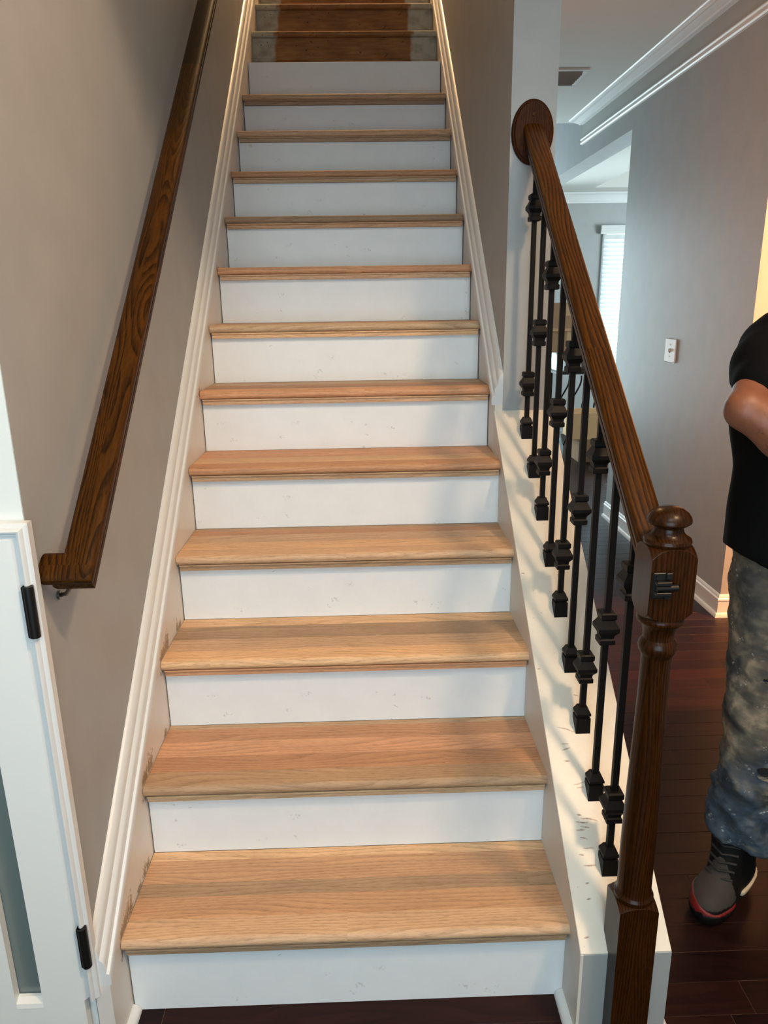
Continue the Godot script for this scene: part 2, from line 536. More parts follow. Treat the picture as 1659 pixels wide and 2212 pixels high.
	var uw := struct("window_3", boxes([[-0.2, -0.12, 3.02, 4.58, 2.32, 2.399], [1.32, 1.4, 3.02, 4.58, 2.32, 2.399], [-0.12, 1.32, 3.02, 3.1, 2.32, 2.399], [-0.12, 1.32, 4.5, 4.58, 2.32, 2.399]]), M.trim)
	put("glass_pane", bx(-0.12, 1.32, 3.1, 4.5, 2.33, 2.399), M.glow_day, uw)
	var g := struct("door_2", boxes([[-0.15, 2.15, FLOOR_Y, 2.3, -7.099, -7.05]]), M.trim)
	put("glass_pane", bx(-0.1, 2.1, 0.15, 2.25, -7.049, -7.01), M.glow_day, g)
	var lamp := thing("foyer_pendant", "large frosted globe pendant lamp hanging high in the foyer", "lamp", Vector3(2.0, HIGH, 1.4))
	put("canopy", MB.new().lathe([Vector2(0.01, -0.045), Vector2(0.05, -0.04), Vector2(0.075, -0.012), Vector2(0.08, 0)], 24).mesh(), M.metal, lamp)
	put("rod", MB.new().lathe([Vector2(0.008, -1.57), Vector2(0.008, -0.03)], 10).mesh(), M.metal, lamp)
	put("globe", MB.new().lathe([Vector2(0, -1.95), Vector2(0.10, -1.925), Vector2(0.17, -1.85), Vector2(0.195, -1.75), Vector2(0.17, -1.65), Vector2(0.10, -1.59), Vector2(0.03, -1.57)], 28).mesh(60), M.glow_warm, lamp)
	var dl := thing("pendant_lamp", "small glowing pendant lamp in the dining room", "lamp", Vector3(3.55, CEIL, -1.17))
	put("cord", MB.new().lathe([Vector2(0.006, -0.78), Vector2(0.006, 0)], 8).mesh(), M.black, dl)
	put("globe", MB.new().lathe([Vector2(0, -0.98), Vector2(0.06, -0.96), Vector2(0.09, -0.89), Vector2(0.06, -0.81), Vector2(0.012, -0.78)], 20).mesh(60), M.glow_warm, dl)
	var ul := thing("landing_lamp", "frosted globe lamp on the ceiling over the upper landing", "lamp", Vector3(0.5, 5.7, -4.2))
	put("stem", MB.new().lathe([Vector2(0.015, -0.62), Vector2(0.015, 0)], 10).mesh(), M.metal, ul)
	put("globe", MB.new().lathe([Vector2(0, -0.88), Vector2(0.09, -0.85), Vector2(0.13, -0.75), Vector2(0.09, -0.65), Vector2(0.016, -0.62)], 20).mesh(60), M.glow_warm, ul)

func build_floor() -> void:
	var base := struct("floor", boxes([[-2.3, 5.4, -0.3, FLOOR_Y - 0.0016, -7.2, 3.3]]), mat(Color(0.50, 0.37, 0.31), 0.8))
	put("near_boards", bx(-2.2, 5.3, FLOOR_Y - 0.012, FLOOR_Y, 0.36, 2.4), M.plank[0], base)
	var rg := RandomNumberGenerator.new()
	rg.seed = 5
	var w := 0.0811
	var lens := [0.42, 0.58, 0.71, 0.86, 1.05, 1.3]
	var ms := []
	for l in lens: ms.append(MB.new().box(Vector3(0, -0.012, -w / 2 + 0.0005), Vector3(l - 0.001, 0, w / 2 - 0.0005), 0.0005).mesh(20))
	for row in range(-40, 5):
		var z := -0.017 - w / 2 + row * w + w
		var x := -0.6 if z > 0.02 else KW_X1
		var end := 2.9 if z > -2.0 else HALL_X
		x -= rg.randf_range(0.0, 0.1) if z > 0.02 else rg.randf_range(0, 0.35)
		while x < end:
			var k := rg.randi_range(1, 5) if z < 0.02 or x > 0.2 else 5 - (row & 1)
			if z > 0.02 and x < -0.5: k = 2
			if z > 0.02 and x >= -0.1 and x < 0.2: k = 5
			var o := put("plank", ms[k], M.plank[rg.randi_range(0, 4)], base)
			o.position = Vector3(x, FLOOR_Y + rg.randf_range(-0.0006, 0.0), z)
			x += lens[k]
	var far := MB.new()
	for row in range(-90, -40):
		var z := -0.017 - w / 2 + row * w + w
		far.box(Vector3(1.117, FLOOR_Y - 0.012, z - w / 2 + 0.0005), Vector3(5.3, FLOOR_Y, z + w / 2 - 0.0005), 0.0005)
	var fo := put("far_boards", far.mesh(20), M.plank[0], base)
	fo.set_meta("kind", "stuff")

func build_stairs() -> void:
	var nth := ["first", "second", "third", "fourth", "fifth", "sixth", "seventh", "eighth", "ninth", "tenth", "eleventh", "twelfth", "thirteenth", "fourteenth", "fifteenth", "sixteenth"]
	var rg := RandomNumberGenerator.new()
	rg.seed = 77
	struct("stair_core", stair_core(), M.void)
	# bullnose and cove outlines, (z, y) with z towards the viewer
	var nose := PackedVector2Array()
	nose.append(Vector2(-0.06, 0)); nose.append(Vector2(-0.06, -0.027))
	for k in 9:
		var a := -PI / 2 + PI * k / 8
		nose.append(Vector2(-0.0135 + 0.0135 * cos(a), -0.0135 + 0.0135 * sin(a)))
	var cove := PackedVector2Array([Vector2(0, 0), Vector2(0.0, -0.019), Vector2(0.0165, -0.019), Vector2(0.0175, -0.015), Vector2(0.0175, -0.0075), Vector2(0.0185, -0.0055), Vector2(0.0225, -0.004), Vector2(0.0225, 0)])
	var L := WIDE - 0.003
	for k in range(1, 13):
		var zf := -(k - 1) * RUN + NOSE
		var t := thing("stair_tread", "%s bare oak stair tread counting up from the hall floor" % nth[k - 1], "stair tread", Vector3(WIDE / 2, k * RISE, zf), "bare oak treads of the flight")
		var depth := RUN + NOSE
		var off := rg.randi_range(0, 9)
		put("nosing", strip(nose, L), M.raw[(off + 3) % 10], t)
		var c := put("cove_molding", strip(cove, L - 0.012), M.raw[(off + 5) % 10], t)
		c.position = Vector3(0, -0.027, -NOSE)
		var z := -0.06
		while z > -depth + 0.004:
			var sw := rg.randf_range(0.038, 0.085)
			if z - sw < -depth + 0.02: sw = depth + z
			var sv := put("stave", bx(-L / 2, L / 2, -0.027, 0, z - sw + 0.0001, z - 0.0001, 0.0004), M.raw[rg.randi_range(0, 9)], t)
			sv.position.y = rg.randf_range(-0.0003, 0.0)
			z -= sw
	# risers: a thin board each, a hair narrower than the flight, so that a dark joint shows at both ends
	var rim := riser_images()
	for k in range(1, 14):
		var zf := -(k - 1) * RUN
		var y0 := (k - 1) * RISE + (0.0 if k > 1 else FLOOR_Y)
		var y1 := k * RISE - 0.027 if k < 13 else k * RISE
		var where: String = ("under the %s oak tread" % nth[k - 1]) if k < 13 else "above the twelfth tread with no tread on top"
		var o := thing("stair_riser", "white painted stair riser board " + where, "stair riser", Vector3(WIDE / 2, y0, zf), "white risers of the flight")
		var hw := WIDE / 2 - 0.0028
		var m := mat(Color.WHITE, 0.42)
		m.albedo_texture = tex(rim[k % 3])
		m.uv1_triplanar = true
		m.uv1_scale = Vector3(1.0 / 1.0, 1.0 / 0.25, 1.0 / 0.25)
		m.uv1_offset = Vector3(0.5 + 0.02 * k, 0.02 * (k % 4), 0)
		put("board", bx(-hw, hw, 0, y1 - y0, -0.016, 0, 0.0008), m, o)
	# the last steps are still the old ones: stained softwood with white paint left at both ends
	var old := old_image()
	var om := mat(Color.WHITE, 0.75)
	om.albedo_texture = tex(old); om.uv1_triplanar = true
	om.uv1_scale = Vector3(1.0, 1.0 / 0.4, 1.0 / 0.4); om.uv1_offset = Vector3(0.5, 0.1, 0.2)
	for k in range(14, 17):
		var z0 := -(k - 1) * RUN - 0.004
		var r := thing("old_riser", "%s riser of the flight, old wood stained brown with white paint at the ends" % nth[k - 1], "stair riser", Vector3(WIDE / 2, (k - 1) * RISE, z0), "old stained steps at the top")
		put("board", bx(-WIDE / 2 + 0.001, WIDE / 2 - 0.001, 0, RISE - 0.027, -0.018, 0), om, r)
		if k < 16:
			var t := thing("old_tread", "%s step, old brown stained tread with a rounded worn edge" % nth[k - 1], "stair tread", Vector3(WIDE / 2, k * RISE, z0 + 0.03), "old stained steps at the top")
			put("board", strip(nose, WIDE - 0.002), om, t)
			put("back_board", bx(-WIDE / 2 + 0.001, WIDE / 2 - 0.001, -0.027, 0, -RUN - 0.03, -0.06), om, t)
	var lt := thing("old_tread", "thirteenth step, old tread without nosing behind the topmost white riser", "stair tread", Vector3(WIDE / 2, 13 * RISE, -12 * RUN), "old stained steps at the top")
	put("board", bx(-WIDE / 2 + 0.001, WIDE / 2 - 0.001, -0.025, -0.002, -RUN, -0.017), om, lt)

func strip(poly: PackedVector2Array, length: float) -> ArrayMesh:   # outline (z, y) along x, centred
	var q := PackedVector2Array()
	for p in poly: q.append(Vector2(p.y, p.x))
	return MB.new().sweep(q, Vector3(-length / 2, 0, 0), Vector3(length, 0, 0), Vector3(0, 1, 0), Vector3(0, 0, 1)).mesh(50)

func stair_core() -> ArrayMesh:
	var s := MB.new()
	for k in range(1, 16):
		s.box(Vector3(-0.0005, FLOOR_Y, -16 * RUN), Vector3(WIDE + 0.0005, k * RISE - 0.028, -(k - 1) * RUN - 0.022))
	return s.mesh(20)

func riser_images() -> Array:
	var out := []
	var rg := RandomNumberGenerator.new()
	for s in 3:
		rg.seed = 100 + s
		var im := plain(1024, 256, Color(0.885, 0.90, 0.905), 50 + s, 0.012, 0.01)
		for k in 9:
			var p := Vector2(rg.randf_range(30, 990), 256 - absf(rg.randfn()) * 90)
			for j in rg.randi_range(3, 12):
				dab(im, p.x + rg.randfn() * 9, p.y + rg.randfn() * 3.5, rg.randf_range(0.8, 3.0), Color(0.62, 0.62, 0.60), rg.randf_range(0.08, 0.32))
		for k in 2: stroke(im, rg, Vector2(rg.randf_range(30, 990), rg.randf_range(30, 230)), rg.randf_range(-0.6, 0.6), rg.randf_range(6, 18), 0.7, Color(0.5, 0.49, 0.47), 0.5)
		if s == 2:
			for j in 14: dab(im, 300 + rg.randfn() * 5, 90 + rg.randfn() * 3, rg.randf_range(1.5, 4), Color(0.80, 0.76, 0.64), 0.3)
		out.append(im)
	return out

func old_image() -> Image:
	var w := 1024
	var h := 410
	var im := Image.create(w, h, false, Image.FORMAT_RGB8)
	var a := noise(61, 0.004, 4)
	var b := noise(62, 0.02, 3)
	for y in h:
		for x in w:
			var g := b.get_noise_2d(x * 0.35, y * 3.0)
			var c := Color(0.62, 0.43, 0.23).lerp(Color(0.42, 0.26, 0.12), clampf(0.35 + 0.5 * a.get_noise_2d(x, y * 1.6) + 0.35 * g, 0, 1))
			var edge := absf(x - w / 2.0) + 40 * a.get_noise_2d(x * 0.3 + 300, y * 0.5) + 3 * b.get_noise_2d(x * 2.0, y * 2.0)
			var k := smoothstep(356, 372, edge)
			c = c.lerp(Color(0.70, 0.68, 0.61).lerp(Color(0.55, 0.50, 0.42), clampf(b.get_noise_2d(x * 0.5, y * 0.7) * 0.9 + 0.1, 0, 1)), k)
			im.set_pixel(x, y, c)
	var rg := RandomNumberGenerator.new()
	rg.seed = 9
	for k in 60: dab(im, rg.randf_range(60, 960), rg.randf_range(0, h), rg.randf_range(1, 4.5), Color(0.16, 0.09, 0.04), 0.75)
	for k in 26: stroke(im, rg, Vector2(rg.randf_range(150, 860), rg.randf_range(0, h)), rg.randf_range(-0.3, 0.3), rg.randf_range(15, 60), 1.6, Color(0.2, 0.11, 0.05), 0.5, 0.3)
	return im

# local frame of a slope: x along it (downhill, towards the viewer), y square to it, z across
func slope_basis(s: float) -> Basis:
	var dn := Vector3(0, -s, 1).normalized()
	var up := Vector3(0, 1, s).normalized()
	return Basis(dn, up, dn.cross(up))

func build_skirts() -> void:
	var s := RISE / RUN
	var chips := chip_image()
	for side in [0, 1]:
		var left: bool = side == 0
		var x0 := WALL_X + 0.0005 if left else WIDE
		var x1 := 0.0 if left else 0.984
		var zf := 0.1 if left else COL_Z + 0.002
		var t := thing("stair_skirt", "white skirt board with a molded cap climbing the left wall beside the treads" if left else "white skirt board with a molded cap climbing the right stair wall above the knee wall", "skirt board", Vector3(0, 0, 0), "skirt boards of the flight")
		var y_top := func(z: float) -> float: return nose_y(z) + 0.03
		var zb := -14.6 * RUN
		var poly := PackedVector2Array([Vector2(zf, FLOOR_Y if left else 0.75), Vector2(zf, y_top.call(zf)), Vector2(zb, y_top.call(zb)), Vector2(zb, y_top.call(zb) - 0.62)])
		if left:
			poly.append(Vector2(-0.6, 0.0 + FLOOR_Y))
		# (z, y) outline pushed along x
		var q := PackedVector2Array()
		for p in poly: q.append(Vector2(p.y, p.x))
		var m: StandardMaterial3D = mat(Color(0.86, 0.83, 0.79), 0.4)
		if left:
			m.uv1_offset = Vector3(0.5, 0, 0)
			m.albedo_color = Color.WHITE
			m.albedo_texture = tex(chips)
			m.uv1_triplanar = true
			m.uv1_scale = Vector3(1.0, 1.0, 1.0)
		put("board", MB.new().sweep(q, Vector3(x0, 0, 0), Vector3(x1 - x0, 0, 0), Vector3(0, 1, 0), Vector3(0, 0, 1)).mesh(20), m, t)
		# cap outline: x from the wall (0) outwards, y square to the slope
		var o := PackedVector2Array([Vector2(0, 0), Vector2(0.0345, 0), Vector2(0.0355, 0.003), Vector2(0.0355, 0.017), Vector2(0.033, 0.0205), Vector2(0.0275, 0.0215), Vector2(0.0265, 0.026), Vector2(0.0265, 0.038), Vector2(0.0225, 0.044), Vector2(0.0165, 0.048), Vector2(0.0155, 0.053), Vector2(0.0155, 0.060), Vector2(0.012, 0.068), Vector2(0.006, 0.073), Vector2(0, 0.0745)])
		var len := (zf - zb) * Vector2(1, s).length()
		var cm := MB.new()
		var poly2 := PackedVector2Array()
		for p in o: poly2.append(Vector2(p.y, -p.x if left else p.x))
		# along local x (uphill = -x), u = y, w = z
		var lean := -s   # a plumb cut at the lower end
		cm.sweep(poly2, Vector3(-len, 0, 0), Vector3(len, 0, 0), Vector3(0, 1, 0), Vector3(0, 0, 1), Vector2.ZERO, Vector2(lean, 0))
		var c := put("cap_molding", cm.mesh(40), M.trim, t)
		c.basis = slope_basis(s)
		c.position = Vector3(WALL_X + 0.0005 if left else 0.984, y_top.call(zf), zf)
	# quarter rounds at the floor
	var qr := PackedVector2Array([Vector2(0, 0)])
	for k in 7: qr.append(Vector2(0.018 * cos(PI / 2 * k / 6), 0.018 * sin(PI / 2 * k / 6)))
	for e in [[0.0, 1.0, 0.001, 0.13, "left skirt board at the foot of the stairs"], [KW_X0, -1.0, 0.001, 0.12, "inner side of the knee wall at the foot of the stairs"], [KW_X1, 1.0, -1.07, 0.1046, "hall side of the knee wall"]]:
		var poly := PackedVector2Array()
		for p in qr: poly.append(Vector2(p.x * e[1], p.y))
		var o := put("shoe_molding", MB.new().sweep(poly, Vector3(e[0], FLOOR_Y, e[2]), Vector3(0, 0, e[3] - e[2]), Vector3(1, 0, 0), Vector3(0, 1, 0)).mesh(40), M.trim)
		tag(o, "cream quarter round shoe molding along the " + e[4], "molding", "shoe moldings")

# torn paint along the treads on the lower left skirt; 1 m x 1 m, brown paper where the paint has come off
func chip_image() -> Image:
	var w := 1024
	var im := plain(w, w, Color(0.865, 0.835, 0.80), 70, 0.015, 0.01)
	var rg := RandomNumberGenerator.new()
	rg.seed = 12
	# the x faces look the texture up at (-z, y): column = frac(-z), row = 1 - frac(y)
	for k in range(1, 4):
		var y := k * RISE
		# ragged groups of torn paint just above the tread, larger towards its front, and a smear below the nosing
		for e in [[0.92, 4, 0.016], [0.80, 5, 0.024], [0.62, 3, 0.010], [0.34, 8, 0.034], [0.26, 7, 0.040], [0.16, 9, 0.022], [0.08, 9, 0.016]]:
			if k > 1 and rg.randf() < 0.3: continue
			var zc: float = -(k - 1) * RUN + NOSE - e[0] * RUN
			for j in e[1] * 13:
				var hgt := absf(rg.randfn()) * 0.45
				var z: float = zc + rg.randfn() * 0.006 - hgt * e[2] * 0.25
				var yy: float = y + 0.001 + hgt * e[2]
				var cc := Color(0.50, 0.42, 0.33).lerp(Color(0.68, 0.60, 0.50), rg.randf())
				var pp := Vector2(fposmod(-z, 1.0) * w, (1 - yy) * w)
				for i in 4: dab(im, pp.x + rg.randfn() * 0.8, pp.y - i * 1.6, rg.randf_range(0.7, 1.8), cc, 0.7)
		for j in 7:
			var z2 := -(k - 1) * RUN + NOSE - 0.006 + rg.randf_range(-0.018, 0.008)
			stroke(im, rg, Vector2(fposmod(-z2, 1.0) * w, (1 - (y - 0.026)) * w), PI / 2 + rg.randf_range(-0.3, 0.5), rg.randf_range(5, 30), rg.randf_range(0.9, 2.2), Color(0.45, 0.36, 0.27), 0.6, 0.15)
	return im

func build_knee_wall() -> void:
	var q := PackedVector2Array([Vector2(FLOOR_Y, KW_Z), Vector2(KW_Y - 0.003, KW_Z), Vector2(kw_y(COL_Z) - 0.003, COL_Z), Vector2(FLOOR_Y, COL_Z)])
	var m := mat(Color(0.60, 0.615, 0.61), 0.5)
	var b := MB.new().sweep(q, Vector3(KW_X0 + 0.006, 0, 0), Vector3(KW_X1 - KW_X0 - 0.006, 0, 0), Vector3(0, 1, 0), Vector3(0, 0, 1)).mesh(20)
	var o := struct("wall_knee", b, m)
	put("inner_board", MB.new().sweep(q, Vector3(KW_X0, 0, 0), Vector3(0.006, 0, 0), Vector3(0, 1, 0), Vector3(0, 0, 1)).mesh(20), mat(Color(0.83, 0.80, 0.755), 0.45), o)
	# the painted top, brushed, with dark scratches where it has been scraped
	var len := (KW_Z - COL_Z) * Vector2(1, KW_S).length()
	var t := put("painted_top", bx(-len, 0, -0.0025, 0.0, -(KW_X1 - KW_X0), 0, 0.0012), scratch_material(len), o)
	t.basis = slope_basis(KW_S)
	t.position = Vector3(KW_X0, KW_Y, KW_Z)

func scratch_material(len: float) -> StandardMaterial3D:
	var im := plain(1024, 256, Color(0.875, 0.85, 0.795), 80, 0.03, 0.012)
	var rg := RandomNumberGenerator.new()
	rg.seed = 4
	# object x runs from -len (top) to 0 (foot); across is z from -(width) (right side) to 0 (left side); 1 texture = 1.6 m x 0.4 m
	var px := func(u: float, c: float) -> Vector2: return Vector2(fposmod(u / 1.6, 1.0) * 1024, fposmod(c / 0.4, 1.0) * 256)
	for e in [[-0.47, 0.055, 26], [-0.43, 0.06, 9], [-0.415, 0.058, 12], [-0.39, 0.058, 8], [-0.335, 0.075, 18], [-0.328, 0.085, 10], [-0.27, 0.07, 6], [-0.262, 0.08, 22], [-0.255, 0.062, 16], [-0.245, 0.075, 12], [-0.238, 0.06, 11], [-0.222, 0.068, 9], [-0.2, 0.072, 14], [-0.188, 0.055, 7], [-0.165, 0.063, 16], [-0.13, 0.06, 5], [-0.1, 0.056, 5], [-0.03, 0.03, 6], [-0.55, 0.13, 7], [-0.62, 0.02, 5], [-0.9, 0.02, 4]]:
		stroke(im, rg, px.call(e[0], -e[1] * 0.72 + 0.008), -PI / 2 + rg.randf_range(-0.25, 0.25), e[2] * 1.1, rg.randf_range(0.45, 0.8), Color(0.42, 0.27, 0.20), 0.75, 0.07)
	for k in 60: dab(im, rg.randf_range(0, 1023), rg.randf_range(0, 255), rg.randf_range(0.5, 1.2), Color(0.55, 0.5, 0.42), 0.4)
	var m := mat(Color.WHITE, 0.36)
	m.albedo_texture = tex(im)
	m.uv1_triplanar = true
	m.uv1_triplanar_sharpness = 8.0
	m.uv1_scale = Vector3(1 / 1.6, 1 / 0.4, 1 / 0.4)
	# brush marks
	var bn := noise(81, 1.0, 3)
	var hi := Image.create(512, 512, false, Image.FORMAT_RGB8)
	for y in 512:
		for x in 512:
			var g := 0.5 + 0.5 * bn.get_noise_2d(x * 0.22, y * 0.035)
			hi.set_pixel(x, y, Color(g, g, g))
	m.heightmap_enabled = true
	m.heightmap_texture = tex(hi)
	m.heightmap_scale = 0.03
	return m

func build_balusters() -> void:
	var knuckle := [Vector2(0.0135, -0.037), Vector2(0.0165, -0.035), Vector2(0.0165, -0.025), Vector2(0.0138, -0.022), Vector2(0.0148, -0.015), Vector2(0.0225, -0.0045), Vector2(0.0225, 0.0035), Vector2(0.0175, 0.012), Vector2(0.0138, 0.020), Vector2(0.0165, 0.024), Vector2(0.0165, 0.034), Vector2(0.0135, 0.037)]
	var nth := ["nearest the newel post", "second from the newel post", "third from the newel post", "fourth from the newel post", "fifth from the newel post", "sixth from the newel post", "seventh from the newel post", "eighth from the newel post", "farthest from the newel post, next to the wall end"]
	for k in 9:
		var double := k % 2 == 0
		var z := -0.006 - 0.121 * k - 0.017
		var y := kw_y(z)
		var t := thing("baluster", ("black iron baluster with two knuckles, " if double else "black iron baluster with one knuckle, ") + nth[k], "baluster", Vector3(1.0465, y, z), "black iron balusters on the knee wall")
		var h := 0.79
		put("bar", bx(-0.0068, 0.0068, 0.0, h, -0.0068, 0.0068, 0.0012), M.iron, t)
		for c in ([0.155, 0.66] if double else [0.41]):
			var o := put("knuckle", MB.new().square(knuckle).mesh(12), M.iron, t)
			o.position.y = c
		# the shoe: a block cut to the slope, with a stepped collar
		var s := MB.new()
		var hw := 0.0172
		var lo := []
		var hi := []
		for c in [Vector2(1, 1), Vector2(-1, 1), Vector2(-1, -1), Vector2(1, -1)]:
			lo.append(s.vert(Vector3(c.x * hw, -KW_S * c.y * hw + 0.0002, c.y * hw)))
			hi.append(s.vert(Vector3(c.x * hw * 0.97, 0.026, c.y * hw * 0.97)))
		for j in 4: s.f.append([lo[j], hi[j], hi[(j + 1) % 4], lo[(j + 1) % 4]])
		s.f.append(lo.duplicate())
		var tp := hi.duplicate(); tp.reverse(); s.f.append(tp)
		s.square([Vector2(0.0125, 0.026), Vector2(0.0125, 0.029), Vector2(0.0172, 0.033), Vector2(0.0172, 0.038), Vector2(0.0130, 0.046), Vector2(0.0105, 0.052), Vector2(0.0080, 0.0525)])
		put("shoe", s.mesh(12), M.iron, t)

func build_newel() -> void:
	var at := Vector3(1.051, FLOOR_Y, 0.109)
	var n := thing("newel_post", "dark stained oak newel post with turned shaft and mushroom finial", "newel post", at)
	var sq := func(prof: Array, h: float) -> ArrayMesh: return MB.new().lathe(prof, 192, Vector3.ZERO, h).mesh(28)
	var y := func(v: float) -> float: return v - FLOOR_Y
	# base block; its shoulders are turned, so the faces end in arcs
	var bp := [Vector2(0.07, 0.0)]
	bp.append(Vector2(0.07, y.call(0.325)))
	for i in 25: bp.append(Vector2(0.055 - 0.019 * i / 24.0, y.call(0.362 - 0.012 * pow(1.0 - i / 24.0, 1.5))))
	put("base_block", sq.call(bp, 0.038), M.dark_up, n)
	var shaft := []
	for e in [[0.036, 0.360], [0.0375, 0.364], [0.0375, 0.371], [0.0345, 0.376], [0.0335, 0.379], [0.0325, 0.386], [0.0325, 0.43], [0.0322, 0.52], [0.0300, 0.62], [0.0278, 0.72], [0.0265, 0.80], [0.0262, 0.862], [0.0265, 0.884], [0.0285, 0.889], [0.0315, 0.894], [0.0335, 0.902], [0.0325, 0.910], [0.0290, 0.916], [0.0270, 0.919], [0.0268, 0.928], [0.0285, 0.936], [0.0325, 0.945], [0.0385, 0.951], [0.0400, 0.955], [0.0395, 0.960], [0.036, 0.965]]: shaft.append(Vector2(e[0], y.call(e[1])))
	put("turned_shaft", MB.new().lathe(shaft, 36).mesh(30), M.dark_up, n)
	var tb := []
	for i in 25: tb.append(Vector2(0.036 + 0.0195 * i / 24.0, y.call(0.963 + 0.018 * pow(i / 24.0, 1.6))))
	for i in 25: tb.append(Vector2(0.0555 - 0.0195 * i / 24.0, y.call(1.094 - 0.019 * pow(1.0 - i / 24.0, 1.7))))
	put("top_block", sq.call(tb, 0.0385), M.dark_up, n)
	var fin := []
	for e in [[0.034, 1.0925], [0.0385, 1.0945], [0.0400, 1.099], [0.0385, 1.104], [0.0345, 1.107], [0.0285, 1.111], [0.0250, 1.117], [0.0242, 1.123], [0.0265, 1.1265], [0.033, 1.129], [0.0365, 1.1325], [0.0368, 1.1365], [0.035, 1.142], [0.030, 1.149], [0.022, 1.155], [0.012, 1.1585], [0, 1.1595]]: fin.append(Vector2(e[0], y.call(e[1])))
	put("finial", MB.new().lathe(fin, 36).mesh(30), M.dark_up, n)
	# the catch of the gate, screwed to the face of the top block
	var l := thing("gate_catch", "small black gate catch screwed to the front of the newel block", "latch", at + Vector3(-0.020, y.call(1.033), 0.0385))
	put("plate", bx(-0.0165, 0.013, -0.023, 0.023, 0, 0.006, 0.0015), M.black, l)
	put("bolt", MB.new().tube(PackedVector3Array([Vector3(-0.012, -0.002, 0.011), Vector3(0.024, -0.002, 0.011)]), 0.0058, 12).mesh(50), M.black, l)
	for e in [[0.004, 0.0105], [-0.0145, -0.008]]: put("bolt_guide", bx(-0.014, 0.012, e[0], e[1], 0.004, 0.018, 0.001), M.black, l)
	put("screw_boss", MB.new().tube(PackedVector3Array([Vector3(-0.0075, 0.0155, 0.004), Vector3(-0.0075, 0.0155, 0.009)]), 0.0052, 14).mesh(50), M.black, l)
	put("side_lug", bx(0.004, 0.0145, 0.012, 0.0235, 0.003, 0.0105, 0.001), M.black, l)
	put("side_lug", bx(0.003, 0.0135, -0.023, -0.0125, 0.003, 0.0105, 0.001), M.black, l)

# hand rail outline: (y, z) with the top at y = 0, width 60 mm
func rail_outline() -> PackedVector2Array:
	var half := [Vector2(0.0, 0.0), Vector2(-0.0008, 0.014), Vector2(-0.0026, 0.0225), Vector2(-0.006, 0.0275), Vector2(-0.0105, 0.0295), Vector2(-0.0175, 0.0295), Vector2(-0.0215, 0.0275), Vector2(-0.0225, 0.0255), Vector2(-0.0275, 0.0225), Vector2(-0.0335, 0.0215), Vector2(-0.0345, 0.0235), Vector2(-0.0355, 0.0240), Vector2(-0.0440, 0.0240), Vector2(-0.0455, 0.0225)]
	var o := PackedVector2Array()
	for p in half: o.append(Vector2(p.x, p.y))
	for k in range(half.size() - 1, 0, -1): o.append(Vector2(half[k].x, -half[k].y))
	return o

